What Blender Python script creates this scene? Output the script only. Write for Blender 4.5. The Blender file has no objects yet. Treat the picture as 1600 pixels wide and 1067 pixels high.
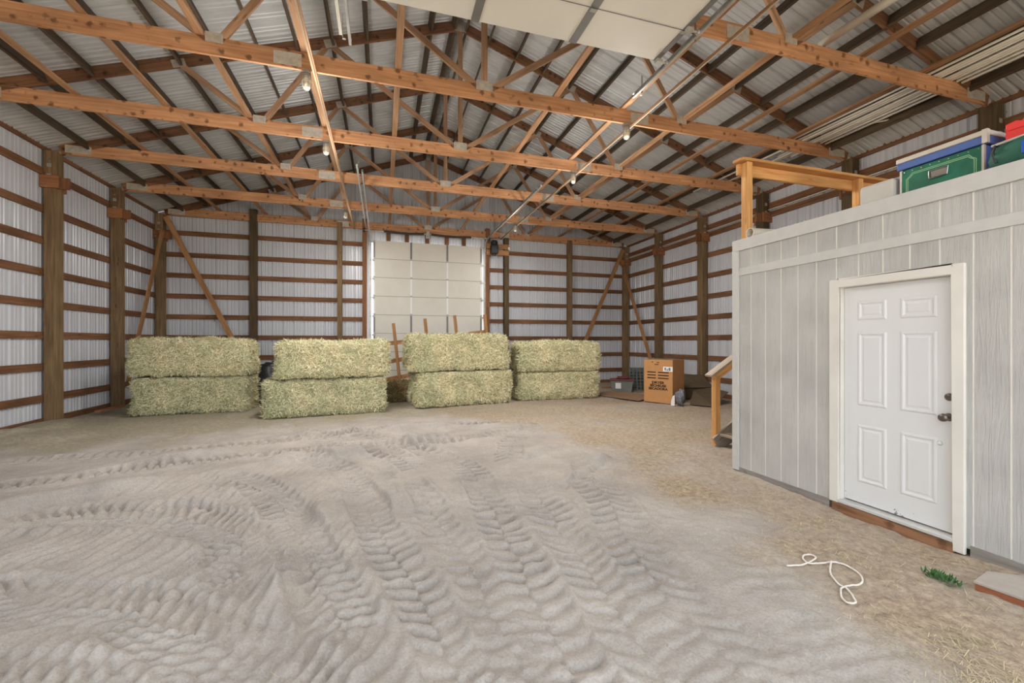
import bpy, bmesh, math, random
import numpy as np
from mathutils import Vector, Matrix
random.seed(7); RNG = np.random.default_rng(11)
COL = bpy.context.scene.collection

# ------------------------------------------------------------------ measures
YAW, FPX, EYE = 0.29255, 670.5, 1.6
XL, XR = -6.154, 9.118                 # post centres of the side walls
XC = (XL + XR) / 2
BAY = 2.1125
Y0 = 4.27
YK = [Y0 + k * BAY for k in range(6)]
YB = YK[5]
ZB = 5.27                              # underside of the bottom chords
CH = 0.235
ZP = 7.9                               # centre of the peak plate
SL = 0.340                             # roof slope
FRONT = -0.35
ORD = ['lowest', 'second', 'third', 'fourth', 'fifth', 'sixth', 'seventh', 'eighth', 'ninth', 'tenth', 'eleventh', 'twelfth', 'thirteenth', 'fourteenth']
NTH = ['first'] + ORD[1:]

def lin(r, g, b):
    f = lambda c: (c / 255 / 12.92) if c / 255 <= 0.04045 else ((c / 255 + 0.055) / 1.055) ** 2.4
    return (f(r), f(g), f(b), 1.0)

# ------------------------------------------------------------------ materials
def new_mat(name):
    m = bpy.data.materials.new(name); m.use_nodes = True
    nt = m.node_tree; b = nt.nodes['Principled BSDF']
    return m, nt, b
def N(nt, t, **kw):
    n = nt.nodes.new(t)
    for k, v in kw.items():
        if k in n.inputs: n.inputs[k].default_value = v
        else: setattr(n, k, v)
    return n
def ramp(nt, stops):
    r = nt.nodes.new('ShaderNodeValToRGB')
    e = r.color_ramp.elements
    while len(e) < len(stops): e.new(0.5)
    for el, (p, c) in zip(e, stops): el.position = p; el.color = c
    return r
def mix(nt, a, b, fac, mode='MIX'):
    m = nt.nodes.new('ShaderNodeMix'); m.data_type = 'RGBA'; m.blend_type = mode
    for sock, v in ((m.inputs[6], a), (m.inputs[7], b)):
        if isinstance(v, tuple): sock.default_value = v
        else: nt.links.new(v, sock)
    if isinstance(fac, (int, float)): m.inputs[0].default_value = fac
    else: nt.links.new(fac, m.inputs[0])
    return m.outputs[2]

def wood(name, dark, light, knot=0.6, smudge=0.0, rough=0.75, vary=0.25, knotcol=None):
    m, nt, b = new_mat(name); L = nt.links.new
    uv = N(nt, 'ShaderNodeUVMap'); uv.uv_map = 'UVMap'
    oi = N(nt, 'ShaderNodeObjectInfo')
    off = N(nt, 'ShaderNodeVectorMath', operation='MULTIPLY_ADD')
    cmb = N(nt, 'ShaderNodeCombineXYZ'); 
    L(oi.outputs['Random'], cmb.inputs[0]); L(oi.outputs['Random'], cmb.inputs[1])
    L(cmb.outputs[0], off.inputs[0]); off.inputs[1].default_value = (37.0, 11.0, 0); L(uv.outputs[0], off.inputs[2])
    mp = N(nt, 'ShaderNodeMapping'); mp.inputs['Scale'].default_value = (1.3, 26, 1); L(off.outputs[0], mp.inputs[0])
    n1 = N(nt, 'ShaderNodeTexNoise', Scale=1.0, Detail=5.0, Roughness=0.6, Distortion=0.4); L(mp.outputs[0], n1.inputs['Vector'])
    mp2 = N(nt, 'ShaderNodeMapping'); mp2.inputs['Scale'].default_value = (1.1, 3.0, 1); L(off.outputs[0], mp2.inputs[0])
    n2 = N(nt, 'ShaderNodeTexNoise', Scale=1.0, Detail=3.0); L(mp2.outputs[0], n2.inputs['Vector'])
    r1 = ramp(nt, [(0.3, dark), (0.72, light)]); L(n1.outputs[0], r1.inputs[0])
    c = r1.outputs[0]
    r2 = ramp(nt, [(0.35, (0.72, 0.72, 0.72, 1)), (0.65, (1.12, 1.12, 1.12, 1))]); L(n2.outputs[0], r2.inputs[0])
    c = mix(nt, c, r2.outputs[0], 0.8, 'MULTIPLY')
    # knots
    mp3 = N(nt, 'ShaderNodeMapping'); mp3.inputs['Scale'].default_value = (2.3, 9, 1); L(off.outputs[0], mp3.inputs[0])
    v = N(nt, 'ShaderNodeTexVoronoi', Scale=1.0); L(mp3.outputs[0], v.inputs['Vector'])
    r3 = ramp(nt, [(0.06, (1, 1, 1, 1)), (0.16, (0, 0, 0, 1))]); L(v.outputs['Distance'], r3.inputs[0])
    k = N(nt, 'ShaderNodeMath', operation='MULTIPLY'); k.inputs[1].default_value = knot; L(r3.outputs[0], k.inputs[0])
    kc = knotcol or tuple(x * 0.35 for x in dark[:3]) + (1,)
    c = mix(nt, c, kc, k.outputs[0])
    if smudge:
        mp4 = N(nt, 'ShaderNodeMapping'); mp4.inputs['Scale'].default_value = (7.0, 6.5, 1); L(off.outputs[0], mp4.inputs[0])
        n3 = N(nt, 'ShaderNodeTexNoise', Scale=3.0, Detail=3.0); L(mp4.outputs[0], n3.inputs['Vector'])
        v2 = N(nt, 'ShaderNodeTexVoronoi', Scale=1.0); v2.inputs['Randomness'].default_value = 0.75; L(mp4.outputs[0], v2.inputs['Vector'])
        ad = N(nt, 'ShaderNodeMath', operation='MULTIPLY_ADD'); L(n3.outputs[0], ad.inputs[0]); ad.inputs[1].default_value = 0.55; L(v2.outputs['Distance'], ad.inputs[2])
        r4 = ramp(nt, [(0.42, (1, 1, 1, 1)), (0.60, (0, 0, 0, 1))]); L(ad.outputs[0], r4.inputs[0])
        k2 = N(nt, 'ShaderNodeMath', operation='MULTIPLY'); k2.inputs[1].default_value = smudge; L(r4.outputs[0], k2.inputs[0])
        c = mix(nt, c, tuple(x * 0.28 for x in dark[:3]) + (1,), k2.outputs[0])
    mr = N(nt, 'ShaderNodeMapRange'); mr.inputs[3].default_value = 1 - vary; mr.inputs[4].default_value = 1 + vary * 0.6; L(oi.outputs['Random'], mr.inputs[0])
    c = mix(nt, c, mr.outputs[0], 1.0, 'MULTIPLY')
    L(c, b.inputs['Base Color']); b.inputs['Roughness'].default_value = rough
    b.inputs['Specular IOR Level'].default_value = 0.25
    bp = N(nt, 'ShaderNodeBump', Strength=0.25, Distance=0.004); L(n1.outputs[0], bp.inputs['Height']); L(bp.outputs[0], b.inputs['Normal'])
    return m

def plain(name, col, rough=0.6, metal=0.0, noise=0.0, nscale=8.0, spec=0.4, bump=0.0, trans=0.0):
    m, nt, b = new_mat(name); L = nt.links.new
    b.inputs['Roughness'].default_value = rough; b.inputs['Metallic'].default_value = metal
    b.inputs['Specular IOR Level'].default_value = spec
    if trans: b.inputs['Transmission Weight'].default_value = trans
    tc = N(nt, 'ShaderNodeTexCoord')
    n = N(nt, 'ShaderNodeTexNoise', Scale=nscale, Detail=4.0, Roughness=0.6); L(tc.outputs['Object'], n.inputs['Vector'])
    a = tuple(x * (1 - noise) for x in col[:3]) + (1,); z = tuple(min(1, x * (1 + noise * 0.5)) for x in col[:3]) + (1,)
    r = ramp(nt, [(0.3, a), (0.7, z)]); L(n.outputs[0], r.inputs[0]); L(r.outputs[0], b.inputs['Base Color'])
    if bump:
        bp = N(nt, 'ShaderNodeBump', Strength=bump, Distance=0.01); L(n.outputs[0], bp.inputs['Height']); L(bp.outputs[0], b.inputs['Normal'])
    return m

M = {}
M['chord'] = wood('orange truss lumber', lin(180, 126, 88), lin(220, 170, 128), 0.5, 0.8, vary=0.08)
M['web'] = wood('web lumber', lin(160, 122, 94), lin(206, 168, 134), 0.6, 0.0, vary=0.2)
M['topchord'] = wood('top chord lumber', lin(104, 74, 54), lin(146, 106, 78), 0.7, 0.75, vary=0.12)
M['runner'] = wood('runner lumber', lin(150, 112, 82), lin(196, 154, 116), 0.5, 0.0, vary=0.2)
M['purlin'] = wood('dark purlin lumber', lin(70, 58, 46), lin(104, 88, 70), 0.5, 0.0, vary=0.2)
M['girt'] = wood('girt lumber', lin(102, 70, 48), lin(148, 106, 76), 0.7, 0.0, vary=0.22)
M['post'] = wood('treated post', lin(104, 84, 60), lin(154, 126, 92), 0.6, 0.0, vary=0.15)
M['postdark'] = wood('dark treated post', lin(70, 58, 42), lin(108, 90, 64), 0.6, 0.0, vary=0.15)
M['block'] = wood('block lumber', lin(130, 86, 56), lin(168, 116, 80), 0.5)
M['brace'] = wood('brace lumber', lin(150, 108, 70), lin(198, 150, 104), 0.8, vary=0.12)
M['newwood'] = wood('fresh pine', lin(198, 138, 78), lin(236, 184, 122), 0.5, 0.0, vary=0.06)
M['weathered'] = wood('weathered board', lin(150, 134, 118), lin(186, 172, 156), 0.4, 0.0, vary=0.1)
M['sill'] = wood('rusty sill board', lin(112, 80, 58), lin(178, 132, 98), 1.0, 0.6)
M['greyboard'] = wood('grey base board', lin(140, 132, 124), lin(172, 166, 160), 0.4, 0.3)
M['galv'] = plain('galvanised steel', lin(176, 174, 168), 0.42, 0.3, 0.2, 6)
M['plate'] = plain('gusset plate', lin(196, 188, 176), 0.5, 0.2, 0.25, 14)
M['darksteel'] = plain('dark steel', lin(66, 62, 58), 0.5, 0.5, 0.25, 10)
M['doorwhite'] = plain('white door panel', lin(222, 218, 208), 0.55, 0.0, 0.05, 2.0)
M['stileglint'] = plain('stile with painted reflection', lin(240, 240, 238), 0.4, 0.0, 0.03)  # pale tone paints the reflection on the steel stiles
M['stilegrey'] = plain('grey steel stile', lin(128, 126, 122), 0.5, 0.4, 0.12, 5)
M['black'] = plain('black housing', lin(34, 34, 36), 0.45, 0.0, 0.2, 8)
M['tarp'] = plain('black sheeting', lin(40, 40, 42), 0.4, 0.0, 0.3, 6, bump=0.4)
M['pvc'] = plain('cream plastic', lin(216, 208, 192), 0.45, 0.0, 0.08, 5)
M['pvcgrey'] = plain('pale pipe plastic', lin(228, 222, 210), 0.45, 0.0, 0.12, 4)
M['cooler'] = plain('off white plastic', lin(206, 202, 194), 0.5, 0.0, 0.06, 4)
M['cable'] = plain('pale cable', lin(184, 164, 138), 0.5)
M['cardboard'] = plain('cardboard', lin(192, 142, 94), 0.85, 0.0, 0.08, 5, 0.15)
M['cardtop'] = plain('worn cardboard', lin(150, 122, 96), 0.9, 0.0, 0.2, 6, 0.1)
M['carddark'] = plain('dull cardboard', lin(104, 90, 72), 0.9, 0.0, 0.15, 4, 0.1)
M['ink'] = plain('black ink', lin(44, 32, 24), 0.8)
M['inkpale'] = plain('brown ink', lin(120, 84, 58), 0.8)
M['label'] = plain('white paper', lin(232, 230, 228), 0.7)
M['tote'] = plain('grey tote plastic', lin(124, 126, 120), 0.55, 0.0, 0.12, 5)
M['maroon'] = plain('maroon lid', lin(112, 54, 56), 0.5, 0.0, 0.1)
M['crate'] = plain('grey green crate', lin(98, 102, 96), 0.6, 0.0, 0.15)
M['green'] = plain('green trunk', lin(30, 112, 84), 0.45, 0.0, 0.35, 7)
M['line'] = plain('pale green line', lin(150, 196, 150), 0.5)
M['blue'] = plain('blue trunk', lin(82, 108, 170), 0.45, 0.0, 0.12, 5)
M['bluebright'] = plain('bright blue', lin(30, 84, 200), 0.5)
M['trim metal'] = plain('trunk edging', lin(206, 198, 186), 0.45, 0.3, 0.1)
M['chrome'] = plain('bright nickel', lin(190, 186, 180), 0.28, 0.9, 0.05)
M['nickel'] = plain('dull nickel', lin(120, 112, 104), 0.35, 0.8, 0.15)
M['red'] = plain('red plastic', lin(236, 66, 62), 0.4, 0.0, 0.06)
M['bag'] = plain('green cloth', lin(52, 104, 86), 0.7, 0.0, 0.25, 9, bump=0.5)
M['rope'] = plain('white rope', lin(226, 218, 208), 0.8, 0.0, 0.15, 40)
M['leaf'] = plain('green weed', lin(62, 104, 50), 0.7, 0.0, 0.4, 30)
M['trimwhite'] = plain('white trim', lin(226, 222, 214), 0.55, 0.0, 0.08, 3)
M['glassjar'] = plain('frosted jar', lin(226, 214, 190), 0.3, 0.0, 0.1, 20, trans=0.25)
M['socket'] = plain('grey socket', lin(150, 146, 138), 0.5, 0.2, 0.1)
M['dull bag'] = plain('grey plastic wrap', lin(120, 122, 130), 0.25, 0.0, 0.5, 14, bump=0.6)
M['offblock'] = plain('grey painted block', lin(170, 160, 150), 0.7, 0.0, 0.1)
M['brick'] = plain('reddish block', lin(150, 92, 62), 0.85, 0.0, 0.25, 12)

def metal_sheet(name, col, rough, metal, dirt=0.12):
    m, nt, b = new_mat(name); L = nt.links.new
    tc = N(nt, 'ShaderNodeTexCoord')
    mp = N(nt, 'ShaderNodeMapping'); mp.inputs['Scale'].default_value = (1.2, 1.2, 0.35); L(tc.outputs['Object'], mp.inputs[0])
    n = N(nt, 'ShaderNodeTexNoise', Scale=1.5, Detail=5.0); L(mp.outputs[0], n.inputs['Vector'])
    r = ramp(nt, [(0.3, tuple(x * (1 - dirt) for x in col[:3]) + (1,)), (0.7, col)]); L(n.outputs[0], r.inputs[0])
    L(r.outputs[0], b.inputs['Base Color']); b.inputs['Roughness'].default_value = rough; b.inputs['Metallic'].default_value = metal
    return m
M['wallsheet'] = metal_sheet('white wall sheeting', lin(206, 208, 214), 0.24, 0.0)
M['roofsheet'] = metal_sheet('grey roof sheeting', lin(200, 201, 200), 0.42, 0.18)

def siding_mat():
    m, nt, b = new_mat('grey wood siding'); L = nt.links.new
    tc = N(nt, 'ShaderNodeTexCoord')
    mp = N(nt, 'ShaderNodeMapping'); mp.inputs['Scale'].default_value = (1, 30, 2.2); L(tc.outputs['Object'], mp.inputs[0])
    n = N(nt, 'ShaderNodeTexNoise', Scale=1.0, Detail=5.0, Roughness=0.62, Distortion=1.4); L(mp.outputs[0], n.inputs['Vector'])
    n2 = N(nt, 'ShaderNodeTexNoise', Scale=2.0, Detail=4.0); L(tc.outputs['Object'], n2.inputs['Vector'])
    r = ramp(nt, [(0.25, lin(176, 174, 171)), (0.7, lin(198, 196, 192))]); L(n2.outputs[0], r.inputs[0])
    r2 = ramp(nt, [(0.3, (0.88, 0.88, 0.88, 1)), (0.5, (1, 1, 1, 1))]); L(n.outputs[0], r2.inputs[0])
    L(mix(nt, r.outputs[0], r2.outputs[0], 0.8, 'MULTIPLY'), b.inputs['Base Color'])
    b.inputs['Roughness'].default_value = 0.65
    bp = N(nt, 'ShaderNodeBump', Strength=0.9, Distance=0.008); L(n.outputs[0], bp.inputs['Height']); L(bp.outputs[0], b.inputs['Normal'])
    return m
M['siding'] = siding_mat()
M['greytrim'] = plain('grey painted trim', lin(200, 198, 194), 0.6, 0.0, 0.06, 10, bump=0.1)

def door_paint():
    m, nt, b = new_mat('scuffed white door'); L = nt.links.new
    tc = N(nt, 'ShaderNodeTexCoord')
    n = N(nt, 'ShaderNodeTexNoise', Scale=9.0, Detail=6.0, Roughness=0.7); L(tc.outputs['Object'], n.inputs['Vector'])
    sp = N(nt, 'ShaderNodeSeparateXYZ'); L(tc.outputs['Object'], sp.inputs[0])
    mr = N(nt, 'ShaderNodeMapRange'); L(sp.outputs['Z'], mr.inputs[0])
    mr.inputs[1].default_value = 0.08; mr.inputs[2].default_value = 0.75; mr.inputs[3].default_value = 0.62; mr.inputs[4].default_value = 0.82
    g = N(nt, 'ShaderNodeMath', operation='GREATER_THAN'); L(n.outputs[0], g.inputs[0]); L(mr.outputs[0], g.inputs[1])
    L(mix(nt, lin(226, 226, 226), lin(122, 116, 110), g.outputs[0]), b.inputs['Base Color'])
    b.inputs['Roughness'].default_value = 0.4
    return m
M['slab'] = door_paint()

def hay_mat(name, base, a, c):
    m, nt, b = new_mat(name); L = nt.links.new
    at = N(nt, 'ShaderNodeAttribute'); at.attribute_name = 'tint'
    r = ramp(nt, [(0.0, base), (0.12, base), (0.16, a), (1.0, c)]); L(at.outputs['Fac'], r.inputs[0])
    tc = N(nt, 'ShaderNodeTexCoord'); n = N(nt, 'ShaderNodeTexNoise', Scale=3.0, Detail=3.0); L(tc.outputs['Object'], n.inputs['Vector'])
    r2 = ramp(nt, [(0.3, (0.78, 0.84, 0.76, 1)), (0.7, (1.08, 1.05, 1.0, 1))]); L(n.outputs[0], r2.inputs[0])
    L(mix(nt, r.outputs[0], r2.outputs[0], 1.0, 'MULTIPLY'), b.inputs['Base Color'])
    b.inputs['Roughness'].default_value = 0.85; b.inputs['Specular IOR Level'].default_value = 0.2
    return m
M['haytan'] = hay_mat('tan green hay', lin(172, 162, 128), lin(202, 194, 156), lin(248, 241, 212))
M['haygreen'] = hay_mat('greener hay', lin(160, 154, 122), lin(188, 184, 148), lin(242, 234, 204))
M['haybrown'] = hay_mat('brown old hay', lin(110, 92, 66), lin(124, 104, 74), lin(182, 160, 120))
M['straw'] = hay_mat('loose straw', lin(170, 140, 96), lin(152, 134, 108), lin(218, 202, 172))

def floor_mat():
    m, nt, b = new_mat('dusty sand'); L = nt.links.new
    tc = N(nt, 'ShaderNodeTexCoord')
    n = N(nt, 'ShaderNodeTexNoise', Scale=1.3, Detail=6.0, Roughness=0.65); L(tc.outputs['Object'], n.inputs['Vector'])
    nf = N(nt, 'ShaderNodeTexNoise', Scale=70.0, Detail=4.0, Roughness=0.75); L(tc.outputs['Object'], nf.inputs['Vector'])
    nm = N(nt, 'ShaderNodeTexNoise', Scale=16.0, Detail=5.0, Roughness=0.7); L(tc.outputs['Object'], nm.inputs['Vector'])
    r = ramp(nt, [(0.3, lin(156, 148, 141)), (0.7, lin(186, 177, 168))]); L(n.outputs[0], r.inputs[0])
    rt = ramp(nt, [(0.32, lin(134, 118, 102)), (0.52, lin(170, 152, 131)), (0.75, lin(194, 177, 152))]); L(nm.outputs[0], rt.inputs[0])
    rg = ramp(nt, [(0.32, lin(140, 132, 112)), (0.7, lin(178, 168, 144))]); L(nm.outputs[0], rg.inputs[0])
    at = N(nt, 'ShaderNodeAttribute'); at.attribute_name = 'litter'
    ag = N(nt, 'ShaderNodeAttribute'); ag.attribute_name = 'dust'
    c = mix(nt, r.outputs[0], rt.outputs[0], at.outputs['Fac'])
    c = mix(nt, c, rg.outputs[0], ag.outputs['Fac'])
    rf = ramp(nt, [(0.32, (0.80, 0.80, 0.80, 1)), (0.5, (1, 1, 1, 1)), (0.72, (1.13, 1.13, 1.13, 1))]); L(nf.outputs[0], rf.inputs[0])
    c = mix(nt, c, rf.outputs[0], 0.9, 'MULTIPLY')
    L(c, b.inputs['Base Color']); b.inputs['Roughness'].default_value = 0.95; b.inputs['Specular IOR Level'].default_value = 0.1
    bp = N(nt, 'ShaderNodeBump', Strength=0.6, Distance=0.012); L(nf.outputs[0], bp.inputs['Height'])
    bp2 = N(nt, 'ShaderNodeBump', Strength=0.5, Distance=0.03); L(nm.outputs[0], bp2.inputs['Height']); L(bp.outputs[0], bp2.inputs['Normal']); L(bp2.outputs[0], b.inputs['Normal'])
    return m
M['floor'] = floor_mat()
M['yard'] = plain('sunlit yard', lin(196, 180, 158), 0.95, 0.0, 0.1, 1.0, 0.1)

# ------------------------------------------------------------------ mesh helper
class MB:
    def __init__(s): s.v = []; s.f = []; s.uv = []
    def face(s, pts, uvs=None):
        i = len(s.v); s.v += [tuple(p) for p in pts]; s.f.append(tuple(range(i, i + len(pts))))
        s.uv += uvs if uvs else [(p[0] + p[1], p[2]) for p in pts]
        return s
    def beam(s, p0, p1, w, h, up=(0, 0, 1)):
        """a board from p0 to p1: w across, h along up"""
        p0 = Vector(p0); p1 = Vector(p1); d = p1 - p0; Ln = d.length; d = d.normalized()
        u = Vector(up); u = (u - d * u.dot(d)).normalized(); sd = d.cross(u)
        uo = random.random() * 20; vo = random.random() * 5
        a = [p0 + sd * (w / 2 * i) + u * (h / 2 * j) for i, j in ((-1, -1), (1, -1), (1, 1), (-1, 1))]
        b = [q + d * Ln for q in a]
        dims = [w, h, w, h]; acc = vo
        for i in range(4):
            j = (i + 1) % 4
            s.face([a[i], a[j], b[j], b[i]], [(uo, acc), (uo, acc + dims[i]), (uo + Ln, acc + dims[i]), (uo + Ln, acc)])
            acc += dims[i] + 0.3
        s.face([a[3], a[2], a[1], a[0]], [(uo, vo), (uo + w, vo), (uo + w, vo + h), (uo, vo + h)])
        s.face(b, [(uo, vo), (uo + w, vo), (uo + w, vo + h), (uo, vo + h)])
        return s
    def box(s, lo, hi):
        x0, y0, z0 = lo; x1, y1, z1 = hi
        dx, dy, dz = x1 - x0, y1 - y0, z1 - z0
        m = max(dx, dy, dz)
        if m == dz: return s.beam(((x0 + x1) / 2, (y0 + y1) / 2, z0), ((x0 + x1) / 2, (y0 + y1) / 2, z1), dx, dy, (0, 1, 0)) 
        if m == dx: return s.beam((x0, (y0 + y1) / 2, (z0 + z1) / 2), (x1, (y0 + y1) / 2, (z0 + z1) / 2), dy, dz)
        return s.beam(((x0 + x1) / 2, y0, (z0 + z1) / 2), ((x0 + x1) / 2, y1, (z0 + z1) / 2), dx, dz)
    def tube(s, pts, r, n=10, caps=True, closed=False):
        pts = [Vector(p) for p in pts]; rings = []; k = len(pts)
        prev = None
        for i, p in enumerate(pts):
            d = (pts[min(i + 1, k - 1)] - pts[max(i - 1, 0)]).normalized()
            if prev is None:
                a = Vector((0, 0, 1)) if abs(d.z) < 0.9 else Vector((1, 0, 0))
            else: a = prev
            a = (a - d * a.dot(d)).normalized(); prev = a; b = d.cross(a)
            rr = r[i] if isinstance(r, (list, tuple)) else r
            rings.append([p + (a * math.cos(t) + b * math.sin(t)) * rr for t in [2 * math.pi * j / n for j in range(n)]])
        i0 = len(s.v)
        for rg in rings: s.v += [tuple(q) for q in rg]
        acc = 0
        for i in range(k - 1):
            ln = (pts[i + 1] - pts[i]).length
            for j in range(n):
                jj = (j + 1) % n
                s.f.append((i0 + i * n + j, i0 + i * n + jj, i0 + (i + 1) * n + jj, i0 + (i + 1) * n + j))
                s.uv += [(acc, j * .02), (acc, (j + 1) * .02), (acc + ln, (j + 1) * .02), (acc + ln, j * .02)]
            acc += ln
        if caps:
            for ring in (0, k - 1):
                idx = [i0 + ring * n + j for j in range(n)]
                if ring == 0: idx = idx[::-1]
                s.f.append(tuple(idx)); s.uv += [(0, 0)] * n
        return s
    def lathe(s, prof, c, n=16, axis='z'):
        i0 = len(s.v); k = len(prof)
        for r, h in prof:
            for j in range(n):
                t = 2 * math.pi * j / n; p = (r * math.cos(t), r * math.sin(t), h)
                if axis == 'x': p = (p[2], p[0], p[1])
                if axis == 'y': p = (p[0], p[2], p[1])
                s.v.append((c[0] + p[0], c[1] + p[1], c[2] + p[2]))
        for i in range(k - 1):
            for j in range(n):
                jj = (j + 1) % n
                s.f.append((i0 + i * n + j, i0 + i * n + jj, i0 + (i + 1) * n + jj, i0 + (i + 1) * n + j)); s.uv += [(0, 0)] * 4
        for ring in (0, k - 1):
            s.f.append(tuple(i0 + ring * n + j for j in range(n))); s.uv += [(0, 0)] * n
        return s
    def prism(s, pts, d):
        """closed outline pts pushed along the vector d"""
        d = Vector(d); a = [Vector(p) for p in pts]; b = [p + d for p in a]; n = len(a)
        s.face(a[::-1]); s.face(b)
        for i in range(n):
            j = (i + 1) % n; s.face([a[i], a[j], b[j], b[i]])
        return s
    def build(s, name, mat, parent=None, smooth=False, bevel=0.0, loc=None, fix=True):
        me = bpy.data.meshes.new(name); me.from_pydata(s.v, [], s.f)
        uv = me.uv_layers.new(name='UVMap'); uv.data.foreach_set('uv', np.array(s.uv, dtype=np.float32).ravel())
        me.materials.append(M[mat] if isinstance(mat, str) else mat)
        if fix:
            bm = bmesh.new(); bm.from_mesh(me); bmesh.ops.remove_doubles(bm, verts=bm.verts, dist=1e-5); bmesh.ops.recalc_face_normals(bm, faces=bm.faces); bm.to_mesh(me); bm.free()
        if smooth: me.polygons.foreach_set('use_smooth', [True] * len(me.polygons))
        o = bpy.data.objects.new(name, me); COL.objects.link(o)
        if loc: o.location = loc
        if parent: o.parent = parent
        if bevel:
            bv = o.modifiers.new('edge', 'BEVEL'); bv.width = bevel; bv.segments = 2; bv.limit_method = 'ANGLE'
        return o

def tag(o, label, cat, group=None, kind=None):
    o['label'] = label; o['category'] = cat
    if group: o['group'] = group
    if kind: o['kind'] = kind
    return o
def thing(name, label, cat, loc=(0, 0, 0), rotz=0, group=None):
    o = bpy.data.objects.new(name, None); o.empty_display_size = 0.1; COL.objects.link(o)
    o.location = loc; o.rotation_euler = (0, 0, rotz)
    return tag(o, label, cat, group)
def struct(o, label=None, cat=None):
    o['kind'] = 'structure'
    if label: o['label'] = label; o['category'] = cat
    return o
def copy_tree(o, parent=None, loc=None):
    c = o.copy(); COL.objects.link(c)
    if parent: c.parent = parent
    if loc is not None: c.location = loc
    for ch in list(o.children): copy_tree(ch, c)
    return c
def in_frame(pts, margin=0.12):
    for X, Y, Z in pts:
        x = X * math.cos(YAW) - Y * math.sin(YAW); t = Y * math.cos(YAW) + X * math.sin(YAW)
        if t > 0.3 and abs(FPX * x / t) < 800 * (1 + margin) and abs(FPX * (Z - EYE) / t) < 533 * (1 + margin): return True
    return False

# ------------------------------------------------------------------ noise
class VN:
    def __init__(s, seed): s.g = np.random.default_rng(seed).random((256, 256))
    def __call__(s, x, y):
        xi = np.floor(x).astype(int); yi = np.floor(y).astype(int); fx = x - xi; fy = y - yi
        fx = fx * fx * fx * (fx * (fx * 6 - 15) + 10); fy = fy * fy * fy * (fy * (fy * 6 - 15) + 10)
        g = lambda a, b: s.g[a % 256, b % 256]
        return ((g(xi, yi) * (1 - fx) + g(xi + 1, yi) * fx) * (1 - fy) + (g(xi, yi + 1) * (1 - fx) + g(xi + 1, yi + 1) * fx) * fy) * 2 - 1
vn = [VN(i) for i in range(8)]
def fbm(x, y, oc=4, seed=0):
    r = 0; a = 1
    for o in range(oc): r = r + a * vn[(seed + o) % 8](x * 2 ** o + 13.7 * o, y * 2 ** o + 7.3 * o); a *= 0.5
    return r
def sstep(a, b, x):
    t = np.clip((x - a) / (b - a), 0, 1); return t * t * (3 - 2 * t)

# ------------------------------------------------------------------ floor of driven sand
def litter_fields(X, Y):
    n = fbm(X * 1.3, Y * 1.3, 5, 2)
    xe = np.interp(Y, [0, 1.7, 2.3, 3.3, 5.7, 7.5, 9.6, 15], [2.3, 2.5, 2.62, 2.9, 3.05, 2.7, 1.2, 0.5])
    l = sstep(-0.5, 0.45, X - xe + n * 0.35)
    ye = np.interp(X, [-6.3, -4.5, -2, 0, 3, 9], [7.2, 8.0, 9.0, 9.6, 9.2, 9])
    d = sstep(-0.7, 0.8, Y - ye + n * 0.6) * (1 - sstep(-1.5, 3.0, X - 1.0))
    return np.clip(l * (0.75 + 0.25 * n), 0, 1), np.clip(d * 0.85, 0, 1)

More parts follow.
